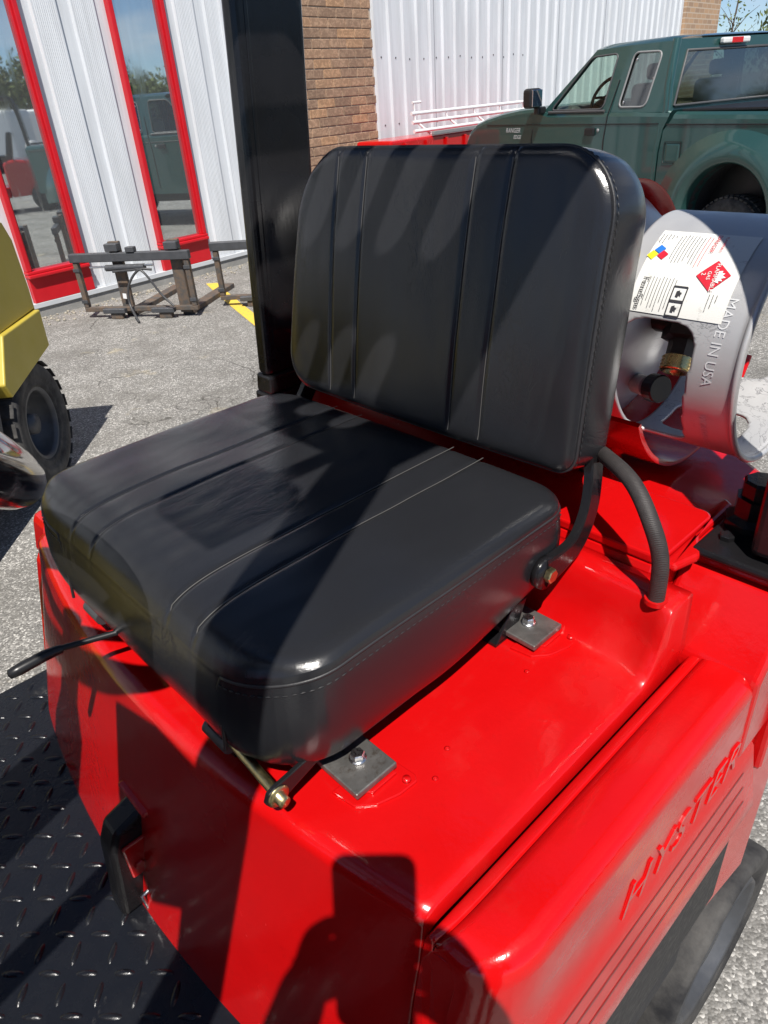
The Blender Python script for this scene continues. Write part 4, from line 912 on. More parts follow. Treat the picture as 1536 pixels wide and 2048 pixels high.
m.add([lpt(uD + u + 0.001, vD + v, RC + 0.003) for u, v in fl_], [tuple(range(len(fl_)))])
m.build('diamond_print', 'print_white', tk)
for (cu, cv, mt) in ((0.0335, 0.0105, 'print_blue'), (0.0405, 0.0165, 'print_red'), (0.0415, 0.0050, 'print_yellow')):
    cu -= 0.004; m = MB(); k = 0.0062; lquad(m, [(cu + k * math.cos(0.25 + math.pi / 2 * q), cv + k * math.sin(0.25 + math.pi / 2 * q)) for q in range(4)], RC + 0.0022, 3); m.build('hazard_square', mt, tk)
m = MB(); ltext(m, 'FeneSgas', 0.0098, 0.0640, 0.0085); m.build('maker_name', 'print_black', tk)
def rows_of_print(mb, u0, u1, v0, v1, nrow, rnd):
    for q in range(nrow):
        v = v0 + (v1 - v0) * q / max(1, nrow - 1); u = u0 + rnd.uniform(0, 0.003); end = u1 - rnd.uniform(0, 0.012)
        while u < end:
            l_ = rnd.uniform(0.0012, 0.0042); mb.add([lpt(u, v - .00032, RC + .0024), lpt(u + l_, v - .00032, RC + .0024), lpt(u + l_, v + .00032, RC + .0024), lpt(u, v + .00032, RC + .0024)], [(0, 1, 2, 3)]); u += l_ + rnd.uniform(.0006, .0012)
rnd = random.Random(4)
m = MB(); rows_of_print(m, 0.006, 0.022, 0.004, 0.020, 5, rnd); rows_of_print(m, 0.006, 0.044, 0.026, 0.052, 8, rnd); rows_of_print(m, 0.062, 0.098, 0.016, 0.046, 9, rnd); rows_of_print(m, 0.072, 0.094, 0.086, 0.094, 3, rnd)
for (u, v, k) in ((0.078, 0.0535, 0.0075), (0.094, 0.0535, 0.0075)):
    for (p, q) in (((-1, -1), (1, -1)), ((1, -1), (1, 1)), ((1, 1), (-1, 1)), ((-1, 1), (-1, -1))):
        a_ = Vector((u + p[0] * k, v + p[1] * k)); c_ = Vector((u + q[0] * k, v + q[1] * k)); n_ = Vector((-(c_ - a_).y, (c_ - a_).x)).normalized() * 0.0007
        m.add([lpt(*(a_ - n_), RC + .0024), lpt(*(c_ - n_), RC + .0024), lpt(*(c_ + n_), RC + .0024), lpt(*(a_ + n_), RC + .0024)], [(0, 1, 2, 3)])
    hb = [(-.4, -.5), (.5, -.5), (.6, 0), (.2, .1), (.5, .45), (.1, .35), (-.2, .6), (-.3, .1), (-.6, .1)]
    m.add([lpt(u + x * k * .8, v + y * k * .8, RC + .0024) for x, y in hb], [tuple(range(len(hb)))])
m.build('small_print', 'print_black', tk, kind='stuff')
m = MB(); rows_of_print(m, 0.006, 0.052, 0.056, 0.060, 2, rnd); ltext(m, 'DANGER', 0.0062, 0.004, 0.064); ltext(m, 'FLAMMABLE', 0.0040, 0.006, 0.073, 0.05); m.build('red_print', 'print_red', tk, kind='stuff')
m = MB(); vs, fs = text_polys('MADE IN USA', 0.0165)
m.add([cyl(146.5 + x * DPM * 0.92, 0.2925 - y * 0.95 + x * 0.050, RC + 0.0008) for x, y in vs], fs); m.build('stamped_text', 'print_silver', tk); m = MB(); vs, fs = text_polys('WORTHINGTON', 0.0105)
m.add([cyl(202.0 + x * DPM * 0.95, 0.2975 - y + x * 0.03, RC + 0.0008) for x, y in vs], fs); m.build('stamped_text', 'print_silver', tk)

# ------------------------------------------------------------------ yellow forklift at the left edge
YN = Vector((0.769, -0.639, 0)); YT = Vector((0.639, 0.769, 0)); YP = Vector((0.84, 3.45, 0))
def Yv(t, n, z): return YP + YT * t + YN * n + Vector((0, 0, z))
yf = thing('yellow_forklift', Yv(-0.5, -0.5, G0), 'yellow forklift cut off by the left picture edge, heavy counterweight above a black tyre', 'forklift')
def yprism(pts, n0, n1, bev, name, mat, par=None, seg=3):
    m = MB(); m.prism([Yv(t, n0, z) for t, z in pts], YN * (n1 - n0), bev, seg); return m.build(name, mat, par or yf)
yprism([(0.47, -0.93), (0.485, -0.70), (0.47, -0.47), (0.42, -0.385), (0.30, -0.36), (-0.55, -0.36), (-0.55, -0.80), (0.02, -0.80), (0.475, -0.795)], -0.95, -0.02, 0.03, 'counterweight', 'yellow_machine_paint')
yprism([(0.462, -0.985), (0.478, -0.803), (0.015, -0.803), (-0.12, -0.99), (-0.085, -1.06)], -0.97, 0.004, 0.008, 'lower_skirt', 'yellow_machine_paint')
yprism([(-0.13, -1.0), (-0.13, -0.81), (-1.5, -0.81), (-1.5, -1.42), (-0.28, -1.42)], -0.92, -0.03, 0.02, 'chassis', 'plastic_grey')
yprism([(-0.56, -0.37), (-0.56, -0.81), (-1.2, -0.81), (-1.2, -0.55)], -0.9, -0.06, 0.02, 'hood', 'yellow_machine_paint')
c0 = Yv(0.155, -0.24, G0 + 0.315)
m = MB(); m.lathe([(0, .20), (0, .285), (0.03, .312), (0.20, .312), (0.235, .29), (0.24, .27), (0.236, .225), (0.228, .215), (0.232, .195), (0.225, .18), (0, .18)], c0, YN, 48); yw = m.build('tyre', 'tyre_rubber', yf)
for q in range(22):
    an = 2 * math.pi * q / 22; rd = YT * math.cos(an) + Vector((0, 0, math.sin(an))); tg = -YT * math.sin(an) + Vector((0, 0, math.cos(an)))
    m = MB(); cc_ = c0 + rd * 0.311; pts = [cc_ + tg * a_ + YN * n_ for a_, n_ in ((-.036, .12), (.036, .12), (.034, .236), (-.030, .236))]; m.prism(pts, rd * 0.006, 0.002, 1); m.build('tread_lug', 'tyre_rubber', yw)
m = MB(); m.lathe([(0.224, .186), (0.222, .165), (0.20, .160), (0.10, .155), (0.09, .06), (0.14, .055), (0.19, .05), (0.195, .0001)], c0, YN, 40); m.build('rim', 'dark_steel', yw)
for n in (-0.90, -0.10):
    m = MB(); m.tube([Yv(-0.45, n, -0.40), Yv(-0.55, n, 0.55), Yv(-0.75, n, 0.62), Yv(-1.55, n, 0.62), Yv(-1.85, n, 0.3), Yv(-2.0, n, -0.8)], 0.035, 8); m.build('guard_leg', 'plastic_black', yf)
for k in range(5):
    m = MB(); m.tube([Yv(-0.75 - 0.2 * k, -0.90, 0.62), Yv(-0.75 - 0.2 * k, -0.10, 0.62)], 0.02, 6); m.build('guard_bar', 'plastic_black', yf)
yprism([(-1.5, -0.9), (-1.5, -0.3), (-2.1, -0.3), (-2.1, -1.45), (-1.5, -1.45)], -0.9, -0.08, 0.02, 'front_body', 'yellow_machine_paint')
yprism([(-0.62, -0.35), (-0.62, 0.1), (-0.72, 0.1), (-0.76, -0.22), (-1.15, -0.25), (-1.15, -0.36)], -0.72, -0.28, 0.03, 'seat', 'plastic_black')
for n in (-0.93, -0.25):
    c1 = Yv(-1.75, n, G0 + 0.34); m = MB(); m.lathe([(0, .18), (0, .31), (.03, .34), (.17, .34), (.20, .31), (.2, .18)], c1, YN, 36); t_ = m.build('tyre', 'tyre_rubber', yf)
    m = MB(); m.lathe([(0.02, .0001), (0.02, .185), (0.18, .185), (0.14, .06), (0.14, .0001)], c1, YN, 30); m.build('rim', 'dark_steel', t_)
c1 = Yv(0.155, -0.95, G0 + 0.315); m = MB(); m.lathe([(0, .0001), (0, .285), (.03, .312), (.2, .312), (.235, .28), (.235, .0001)], c1, YN, 36); m.build('tyre', 'tyre_rubber', yf)

# ------------------------------------------------------------------ fork carriages standing on the asphalt
def carriage(a0, e, L, name_label, full=True):
    e = Vector((e[0], e[1], 0)).normalized(); n = Vector((-e.y, e.x, 0))   # n points to the wall
    if n.y < 0: n = -n
    r = thing('fork_carriage', Vector((a0[0], a0[1], G0)) + e * L / 2, name_label, 'carriage', None)
    A = Vector((a0[0], a0[1], 0))
    def C(s_, k, z): return A + e * s_ + n * k + Vector((0, 0, G0 + z))
    def bar(name, s0, s1, k0, k1, z0, z1, mat, bev=0.004, par=None):
        m = MB(); m.prism([C(s0, k0, z0), C(s1, k0, z0), C(s1, k0, z1), C(s0, k0, z1)], n * (k1 - k0), bev, 1); return m.build(name, mat, par or r)
    bar('top_bar', 0.0, L, -0.03, 0.03, 0.50, 0.575, 'dark_steel', 0.006)
    bar('bottom_bar', 0.02, L - 0.01, -0.02, 0.03, 0.06, 0.10, 'rusty_steel')
    for s_ in (0.02, L - 0.06):
        up_ = bar('side_upright', s_, s_ + 0.045, -0.02, 0.03, 0.101, 0.499, 'rusty_steel')
        for zz in (0.14, 0.42): bar('pin', s_ - 0.008, s_ + 0.053, -0.028, -0.021, zz, zz + 0.03, 'dark_steel', 0.002, up_)
    for s_ in (0.33 * L, 0.82 * L):
        fkp = bar('fork_shank', s_, s_ + 0.105, 0.032, 0.075, 0.03, 0.66, 'rusty_steel')
        m = MB(); m.prism([C(s_ - .004, 0.076, 0.0), C(s_ + .109, 0.076, 0.0), C(s_ + .109, 0.076, 0.045), C(s_ - .004, 0.076, 0.045)], n * 1.0, 0.003, 1); m.build('fork_blade', 'rusty_steel', fkp)
        bar('fork_hook', s_ - 0.006, s_ + 0.116, -0.03, 0.05, 0.585, 0.65, 'dark_steel', 0.006, fkp)
    for s_ in (0.20 * L, 0.62 * L):
        bar('lower_clamp', s_, s_ + 0.22, -0.075, -0.022, 0.055, 0.095, 'dark_steel', 0.004); bar('clamp_foot', s_ + 0.06, s_ + 0.18, -0.06, 0.0, 0.0, 0.053, 'rusty_steel', 0.006)
    if full:
        m = MB(); m.tube([C(0.18, -0.01, 0.455), C(0.80, -0.01, 0.462)], 0.010, 8); m.build('cylinder_rod', 'zinc', r)
        m = MB(); m.tube([C(0.34, -0.012, 0.445), C(0.72, -0.012, 0.448)], 0.028, 12); m.build('position_cylinder', 'dark_steel', r)
        m = MB(); m.tube(smooth_path([C(0.42, -0.05, 0.42), C(0.60, -0.06, 0.43), C(0.72, -0.07, 0.42), C(0.86, -0.08, 0.22), C(0.96, -0.09, 0.12)], 7), 0.010, 8); m.build('hydraulic_hose', 'grey_hose', r)
        m = MB(); m.tube(smooth_path([C(0.80, -0.05, 0.43), C(0.68, -0.07, 0.43), C(0.56, -0.08, 0.30), C(0.54, -0.10, 0.14), C(0.66, -0.22, 0.015)], 7), 0.011, 8); m.build('hydraulic_hose', 'grey_hose', r)
        bar('valve_block', 0.50 * L, 0.57 * L, -0.04, 0.02, 0.577, 0.62, 'dark_steel')
        m = MB(); m.prism([C(0.43, -0.004, 0.175), C(0.465, -0.004, 0.17), C(0.47, -0.004, 0.215), C(0.435, -0.004, 0.22)], n * 0.002 * -1, 0); m.build('paper_tag', 'white_paint', r)
    return r
carriage((2.43, 6.78), (0.582, -0.813), 1.16, 'rusty fork carriage with looped hose, left of the black guard leg')
carriage((3.40, 5.98), (0.65, -0.76), 1.10, 'second fork carriage, mostly hidden behind the black guard leg', False)

# ------------------------------------------------------------------ green pickup parked nose to the wall
PS = R_(15); TC = Vector((6.55, 3.42, 0)); TE = Vector((math.sin(PS), math.cos(PS), 0)); TN = Vector((math.cos(PS), -math.sin(PS), 0)); TW = 1.68
TMX = Matrix(((TN.x, TE.x, 0, TC.x), (TN.y, TE.y, 0, TC.y), (0, 0, 1, 0), (0, 0, 0, 1)))     # local: x across (0 = near side), y forward from the cab's rear, z
def TP(x, y, z): return TC + TN * x + TE * y + Vector((0, 0, z))
tr_ = thing('pickup_truck', TP(TW / 2, 0.6, G0), 'dark green extended-cab pickup truck parked nose to the white wall', 'truck')
def arc(cy, cz, r, a0, a1, n=14): return [(cy + r * math.cos(R_(a0 + (a1 - a0) * q / n)), cz + r * math.sin(R_(a0 + (a1 - a0) * q / n))) for q in range(n + 1)]
def tprism(pts, x0, x1, bev, name, mat, par=None, seg=3, smooth=False):
    m = MB(); m.prism([TP(x0, y, z) for y, z in pts], TN * (x1 - x0), bev, seg, smooth=smooth); return m.build(name, mat, par or tr_)
def tbox(m, x0, x1, y0, y1, z0, z1, bev=0.0, seg=2): return m.box(x0, x1, y0, y1, z0, z1, bev, seg, TMX)
def ttube(m, pts, r, seg=6, caps=True): return m.tube([TP(*p) for p in pts], r, seg, caps)
# lower bodies lofted across the width so that the shoulders are round
def shell(name, prof, yc, zc, par=None):
    m = MB(); rows = []
    st = [(0.030, 0.055), (0.006, 0.020), (0.0, 0.0)] if False else None
    ins = [(0.0, 0.05, 0.035), (0.012, 0.02, 0.012), (0.045, 0.0, 0.0), (TW - 0.045, 0.0, 0.0), (TW - 0.012, 0.02, 0.012), (TW, 0.05, 0.035)]
    for (x, dz, dy) in ins:
        r = []
        for (y, z, top) in prof: r.append(TP(x, y - (dy if y > 2.6 else 0) , z - (dz if top else 0)))
        rows.append(r + r[:1])
    grid_mesh(rows, m, False)
    m.add(rows[0][:-1], [tuple(range(len(prof)))]); m.add(rows[-1][:-1], [tuple(reversed(range(len(prof))))])
    return m.build(name, 'green_paint', par or tr_)
cab = [(0.0, -1.10, 0), (0.0, -0.60, 0), (-0.03, -0.42, 0), (-0.085, -0.272, 1), (0.3, -0.262, 1), (1.50, -0.255, 1), (1.72, -0.205, 1), (2.0, -0.222, 1), (2.3, -0.255, 1), (2.6, -0.305, 1), (2.80, -0.355, 1), (2.93, -0.43, 1), (3.0, -0.56, 0), (3.02, -0.80, 0), (2.98, -1.05, 0)]
cab += [(y, z, 0) for y, z in arc(2.39, -1.08, 0.43, 5, 175)] + [(1.93, -1.12, 0)]
shell('cab_body', cab, 0, 0)
bedp = [(-1.72, -1.02, 0), (-1.75, -0.35, 0), (-1.73, -0.31, 1), (-0.13, -0.284, 1), (-0.045, -0.42, 0), (-0.020, -0.60, 0), (-0.020, -1.10, 0), (-0.36, -1.10, 0)] + [(y, z, 0) for y, z in arc(-0.80, -1.07, 0.43, 0, 180)] + [(-1.26, -1.04, 0)]
bed = shell('bed', bedp, 0, 0)
m = MB(); tbox(m, 0.09, TW - 0.09, -1.68, -0.14, -0.292, -0.268, 0.008); m.build('bed_cover', 'plastic_black', bed)
# bulging step-side rear fender
m = MB(); rows = []
for q in range(33):
    an = R_(-10 + 200 * q / 32); r = []
    for (rr_, dx) in ((0.41, 0.12), (0.415, -0.03), (0.425, -0.060), (0.445, -0.075), (0.48, -0.080), (0.53, -0.070), (0.58, -0.045), (0.625, -0.015), (0.66, 0.003), (0.69, 0.020)):
        r.append(TP(dx, -0.80 + rr_ * math.cos(an) * (1.0 if rr_ < 0.46 else 1.0 + (rr_ - .46) * .8), -1.07 + rr_ * math.sin(an)))
    rows.append(r)
grid_mesh(rows, m); m.build('fender_flare', 'green_paint', bed)
m = MB(); tbox(m, -0.006, 0.02, -0.255, -0.085, -0.675, -0.515, 0.022, 3); fd = m.build('fuel_door', 'green_paint', bed)
m = MB(); ttube(m, [(-0.005, y, z) for y, z in ((-0.26, -0.51), (-0.08, -0.51), (-0.08, -0.68), (-0.26, -0.68), (-0.26, -0.51))], 0.003, 5, False); m.build('fuel_door_gap', 'plastic_black', fd)
# cab frame, glass
def gx(z): return 0.02 + (z + 0.26) / 0.5 * 0.115
def side_ring(outer, inner, x_fn, sgn, mb):
    n = len(outer); V = [TP(x_fn(z), y, z) for y, z in outer] + [TP(x_fn(z), y, z) for y, z in inner] + [TP(x_fn(z) + sgn * 0.045, y, z) for y, z in inner]
    mb.add(V, [(q, (q + 1) % n, n + (q + 1) % n, n + q) for q in range(n)] + [(n + q, n + (q + 1) % n, 2 * n + (q + 1) % n, 2 * n + q) for q in range(n)])
def rnd_poly(pts, r=0.035, n=4):
    out_ = []; N_ = len(pts)
    for i in range(N_):
        p = Vector(pts[i]); a_ = (Vector(pts[i - 1]) - p); b_ = (Vector(pts[(i + 1) % N_]) - p)
        p0 = p + a_.normalized() * min(r, a_.length * .4); p1 = p + b_.normalized() * min(r, b_.length * .4)
        for q in range(n + 1): t = q / n; out_.append(tuple(p0.lerp(p, t).lerp(p.lerp(p1, t), t)))
    return out_
doorO = [(1.62, -0.275), (0.985, 0.235), (0.555, 0.240), (0.645, -0.275)]; doorI = [(1.475, -0.245), (1.025, 0.182), (0.685, 0.188), (0.735, -0.248)]
rearO = [(0.645, -0.275), (0.555, 0.240), (0.060, 0.236), (-0.06, -0.285)]; rearI = [(0.545, -0.238), (0.490, 0.182), (0.165, 0.170), (0.215, -0.240)]
for side in (0, 1):
    xf_ = (lambda z: gx(z)) if side == 0 else (lambda z: TW - gx(z)); sg = 1 if side == 0 else -1
    m = MB(); side_ring(rnd_poly(doorO, 0.002), rnd_poly(doorI, 0.055), xf_, sg, m); side_ring(rnd_poly(rearO, 0.002), rnd_poly(rearI, 0.055), xf_, sg, m); cf = m.build('cab_frame', 'green_paint', tr_)
    for (poly, mt, nm) in ((doorI, 'car_glass', 'door_window'), (rearI, 'tinted_glass', 'rear_side_window')):
        pp = rnd_poly(poly, 0.055); m = MB(); m.add([TP(xf_(z) + sg * 0.012, y, z) for y, z in pp], [tuple(range(len(pp)))]); m.build(nm, mt, tr_)
        m = MB(); ttube(m, [(xf_(z) - sg * 0.001, y, z) for y, z in pp + pp[:1]], 0.009, 6, False); m.build('window_trim', 'plastic_grey' if poly is doorI else 'trim_grey', tr_)
for (y, z) in ((0.455, 0.125), (0.205, -0.025), (0.50, -0.20)):
    m = MB(); m.lathe([(0, .0001), (0, .014), (.004, .010), (.005, .0001)], TP(gx(z) + 0.006, y, z), -TN, 12); m.build('window_rivet', 'zinc', tr_)
m = MB(); rows = []
for i in range(17):
    t = i / 16; y = 1.005 + (0.050 - 1.005) * t; r = []
    for j in range(21):
        u = j / 20; xa = gx(0.238); x = xa + (TW - 2 * xa) * u; e_ = min(u, 1 - u) * TW
        r.append(TP(x, y, 0.232 + 0.048 * (1 - math.exp(-e_ / 0.06)) * math.sin(min(1, 0.35 + 4.0 * min(t + .01, 1 - t + .01)) * math.pi / 2)))
    rows.append(r)
grid_mesh(rows, m); m.build('roof', 'green_paint', tr_)
xa, xb = gx(0.236), gx(-0.26)
m = MB(); m.add([TP(xa + .02, 0.985, 0.228), TP(TW - xa - .02, 0.985, 0.228), TP(TW - xb - .02, 1.62, -0.265), TP(xb + .02, 1.62, -0.265)], [(0, 1, 2, 3)]); m.build('windshield', 'car_glass', tr_)
def rw(u, z): y = 0.02 + (z + 0.28) * 0.07; x_ = gx(z) + 0.02; return TP(x_ + (TW - 2 * x_) * u, y, z)
oo = [rw(0, -0.290), rw(1, -0.290), rw(1, 0.245), rw(0, 0.245)]; ii = [rw(0.075, -0.245), rw(0.925, -0.245), rw(0.90, 0.160), rw(0.10, 0.160)]
m = MB(); m.add(oo + ii, [(q, (q + 1) % 4, 4 + (q + 1) % 4, 4 + q) for q in range(4)]); m.build('cab_rear_panel', 'green_paint', tr_)
m = MB(); m.add([p + TE * 0.006 for p in ii], [(0, 1, 2, 3)]); m.build('rear_window', 'tinted_glass', tr_)
m = MB(); m.tube([p - TE * 0.004 for p in ii + ii[:1]], 0.012, 6, False); m.build('rear_window_seal', 'plastic_grey', tr_)
# rounded rear corner post sweeping down into the flank
for sx in (0, 1):
    def cx_(v): return v if sx == 0 else TW - v
    m = MB(); ttube(m, [(cx_(gx(0.245) + .035), 0.075, 0.244), (cx_(gx(0.1) + .030), 0.055, 0.1), (cx_(gx(-0.1) + .028), 0.030, -0.1), (cx_(gx(-0.26) + .030), -0.020, -0.26), (cx_(0.034), 0.010, -0.40), (cx_(0.034), 0.034, -0.60), (cx_(0.034), 0.034, -1.05)], 0.036, 14); m.build('corner_post', 'green_paint', tr_)
m = MB(); tbox(m, 0.655, 0.995, -0.005, 0.045, 0.190, 0.238, 0.014, 3); bl = m.build('brake_light', 'lamp_white', tr_)
m = MB(); tbox(m, 0.755, 0.895, -0.009, 0.0, 0.193, 0.235, 0.003); m.build('red_lens', 'lamp_red', bl)
for pts in ([(1.70, -0.285), (1.755, -0.50), (1.745, -1.02)], [(0.600, -0.02), (0.645, -0.30), (0.675, -0.50), (0.680, -1.02)]):
    m = MB(); ttube(m, [((-0.001 if z < -0.29 else gx(z) - .002), y, z) for y, z in pts], 0.006, 5); m.build('door_seam', 'plastic_black', tr_)
m = MB(); ttube(m, [(-0.001, 0.02, -0.372), (-0.001, 2.55, -0.372)], 0.005, 5); m.build('swage_line', 'plastic_black', tr_)
m = MB(); ttube(m, [(-0.001, -1.70, -0.385), (-0.001, -0.07, -0.378)], 0.006, 5); m.build('swage_line', 'plastic_black', bed)
m = MB(); ttube(m, [(0.012, 1.50, -0.262), (0.012, 0.70, -0.264)], 0.014, 6); m.build('window_sill_trim', 'plastic_grey', tr_)
m = MB(); tbox(m, -0.024, 0.01, 0.795, 0.925, -0.470, -0.400, 0.014, 2); hd = m.build('door_handle', 'plastic_black', tr_)
m = MB(); m.lathe([(0, .0001), (0, .018), (.006, .016), (.006, .0001)], TP(-0.003, 0.755, -0.425), -TN, 14); m.build('door_lock', 'trim_grey', hd)
m = MB(); tbox(m, -0.20, -0.05, 1.53, 1.68, -0.215, -0.035, 0.035, 3); mr = m.build('door_mirror', 'plastic_black', tr_)
m = MB(); tbox(m, -0.188, -0.062, 1.522, 1.534, -0.20, -0.05, 0.004, 2); m.build('mirror_glass', 'mirror_glass', mr)
m = MB(); tbox(m, -0.08, 0.03, 1.56, 1.64, -0.275, -0.205, 0.015, 2); m.build('mirror_arm', 'plastic_black', mr)
for (txt, sz, y0, z0) in (('RANGER', 0.066, 2.20, -0.445), ('EDGE', 0.052, 2.06, -0.505)):
    vs, fs = text_polys(txt, sz, 0.25); m = MB(); m.add([TP(-0.004, y0 - x, z0 + y) for x, y in vs], fs); m.build('fender_badge', 'print_silver', tr_)
m = MB(); tbox(m, 0.10, TW - 0.10, 1.25, 1.60, -0.45, -0.215, 0.05, 3); m.build('dashboard', 'plastic_grey', tr_)
m = MB(); cw_ = (0.42, 1.10, -0.16); m.tube([TP(cw_[0] + 0.185 * math.cos(2 * math.pi * q / 32), cw_[1] - 0.09 * math.sin(2 * math.pi * q / 32), cw_[2] + 0.165 * math.sin(2 * math.pi * q / 32)) for q in range(33)], 0.016, 8, False); ttube(m, [cw_, (0.42, 1.30, -0.25)], 0.03, 8); ttube(m, [(0.24, 1.10, -0.16), (0.60, 1.10, -0.16)], 0.013); m.build('steering_wheel', 'plastic_black', tr_)
for xs0 in (0.16, 0.98):
    m = MB(); tbox(m, xs0, xs0 + 0.52, 0.42, 0.56, -0.65, -0.06, 0.05, 3); tbox(m, xs0 + 0.13, xs0 + 0.39, 0.42, 0.52, -0.04, 0.09, 0.04, 3); m.build('cab_seat', 'plastic_grey', tr_)
for cy in (-0.80, 2.39):
    rr_ = 0.345
    for (xo, ax) in ((0.27, -TN), (TW - 0.27, TN)):
        c1 = TP(xo, cy, G0 + rr_); m = MB(); m.lathe([(0, .19), (0, .31), (.025, .335), (.05, rr_), (.19, rr_), (.215, .333), (.235, .30), (.24, .245), (.23, .205), (.2, .195)], c1, ax, 48); t_ = m.build('wheel', 'tyre_rubber', tr_)
        m = MB(); m.lathe([(.232, .21), (.215, .20), (.15, .175), (.17, .09), (.21, .06), (.215, .0001)], c1, ax, 36); m.build('rim', 'dark_steel', t_)
        if xo < 0.5 and cy < 0:
            m = MB()
            for q in range(44):
                an = 2 * math.pi * q / 44; rd = TE * math.cos(an) + Vector((0, 0, math.sin(an))); tg = -TE * math.sin(an) + Vector((0, 0, math.cos(an)))
                for k, (x0q, x1q) in enumerate(((.03, .10), (.11, .17), (.18, .225))):
                    oq = (0.3 * (k % 2)) * 0.04; base_ = c1 + rd * (rr_ - 0.012 if k != 1 else rr_ - 0.004)
                    m.prism([base_ + tg * (oq - .016) + ax * x0q, base_ + tg * (oq + .016) + ax * x0q, base_ + tg * (oq + .018) + ax * x1q, base_ + tg * (oq - .014) + ax * x1q], rd * 0.014)
            m.build('tread_blocks', 'tyre_rubber', t_, kind='stuff')
m = MB(); tbox(m, 0.30, TW - 0.30, -1.65, 2.9, -1.25, -0.50, 0.02); m.build('underbody', 'plastic_black', tr_)
for cy in (-0.80, 2.39):
    for (xa_, xb_) in ((0.03, 0.32), (TW - 0.32, TW - 0.03)):
        m = MB(); grid_mesh([[TP(x_, y, z) for y, z in arc(cy, -1.07, 0.412, -8, 188, 20)] for x_ in (xa_, xb_)], m); m.build('wheel_well', 'dark_interior', tr_)

# ------------------------------------------------------------------ red trailer with white pipe rack, against the wall
tl = thing('utility_trailer', W(9.5, 6.35, G0), 'red flatbed trailer with a white pipe rack standing against the white wall', 'trailer')
m = MB(); wbox(m, 7.45, 11.6, 6.05, 6.62, -0.98, -0.475, 0.03); m.build('trailer_box', 'red_paint', tl)
for k in range(9):
    m = MB(); wbox(m, 7.7 + 0.44 * k, 7.74 + 0.44 * k, 6.02, 6.049, -0.93, -0.52, 0.004); m.build('side_rib', 'red_paint', tl)
m = MB(); wbox(m, 8.30, 11.6, 6.02, 6.06, -0.474, -0.430, 0.006); m.build('side_rail', 'trim_grey', tl)
for (z, s0, kk) in ((-0.225, 8.36, 6.42), (-0.325, 8.30, 6.36), (-0.420, 8.12, 6.20)):
    m = MB(); m.tube([W(s0, kk, z), W(11.4, kk, z)], 0.022, 8); m.build('rack_rail', 'white_paint', tl)
for s_ in (8.42, 9.15, 9.85, 10.55, 11.25):
    m = MB(); m.tube([W(s_, 6.42, -0.10 if s_ < 8.5 else -0.21), W(s_ + 0.01, 6.42, -0.30), W(s_ + 0.06, 6.20, -0.474)], 0.014, 7)
    if s_ < 8.5: m.tube([W(s_ - 0.03, 6.42, -0.10), W(s_ + 0.15, 6.42, -0.10)], 0.016, 7)
    m.build('rack_post', 'white_paint', tl)
for s_ in (8.6, 10.9):
    m = MB(); m.lathe([(0, .0001), (0, .30), (.03, .32), (.17, .32), (.2, .30), (.2, .0001)], W(s_, 6.45, G0 + 0.32), -NX, 32); m.build('wheel', 'tyre_rubber', tl)

# ------------------------------------------------------------------ trees
def tree(name, base, h, rx, seed, label, leafmat, nleaf, group, lsz=0.16, trunk_r=0.16, droop=0.0, crown0=0.3):
    rnd = random.Random(seed); r = thing(name, base, label, 'tree', group); B = Vector(base)
    m = MB(); top = B + Vector((rnd.uniform(-.3, .3), rnd.uniform(-.3, .3), h * 0.8)); m.tube(smooth_path([B + Vector((0, 0, -0.1)), B + Vector((rnd.uniform(-.1, .1), rnd.uniform(-.1, .1), h * .3)), top], 4), [trunk_r * (1 - 0.085 * q) for q in range(9)], 8)
    tips = []
    for q in range(16):
        z0 = h * rnd.uniform(crown0 * 0.8, 0.75); an = rnd.uniform(0, 6.283); l_ = rx * rnd.uniform(.5, 1.0) * (1.1 - 0.5 * z0 / h); s0 = B + (top - B) * (z0 / (h * 0.8)); e_ = s0 + Vector((math.cos(an) * l_, math.sin(an) * l_, h * rnd.uniform(.06, .24)))
        m.tube(smooth_path([s0, s0.lerp(e_, .5) + Vector((0, 0, .12 * l_)), e_], 3), [0.05 * trunk_r / .16 * (1 - q2 * .13) for q2 in range(7)], 5); tips += [e_, s0.lerp(e_, .65), s0.lerp(e_, .4)]
    tips.append(top); m.build('trunk', 'bark', r)
    m = MB(); V = []; F = []
    for q in range(nleaf):
        t = rnd.choice(tips); g = rx * 0.23
        p = t + Vector((rnd.gauss(0, g), rnd.gauss(0, g), rnd.gauss(0, g * .8) - (abs(rnd.gauss(0, droop)) if droop else 0)))
        d = Vector((rnd.gauss(0, 1), rnd.gauss(0, 1), rnd.gauss(0, 1) - (2.5 if droop else 0))).normalized(); n_ = d.cross(Vector((rnd.gauss(0, 1), rnd.gauss(0, 1), rnd.gauss(0, 1)))).normalized(); s_ = lsz * rnd.uniform(.6, 1.3)
        o = len(V); V += [p - d * s_ * .5, p + n_ * s_ * .22, p + d * s_ * .5, p - n_ * s_ * .22]; F.append((o, o + 1, o + 2, o + 3))
    m.add(V, F); m.build('crown', leafmat, r); return r
tree('willow_tree', (42.2, 14.3, G0), 5.2, 2.8, 5, 'pale green willow showing above the truck at the right edge', 'leaf', 9000, None, 0.30, 0.2, 0.9, 0.35)
m_ = [(46.5, 19.4, 3.6), ]
tree('bare_tree', (50.0, 22.2, G0), 6.3, 2.2, 9, 'nearly bare young tree left of the pale willow', 'leaf', 260, None, 0.22, 0.10, 0.0, 0.3)
rt = random.Random(3)
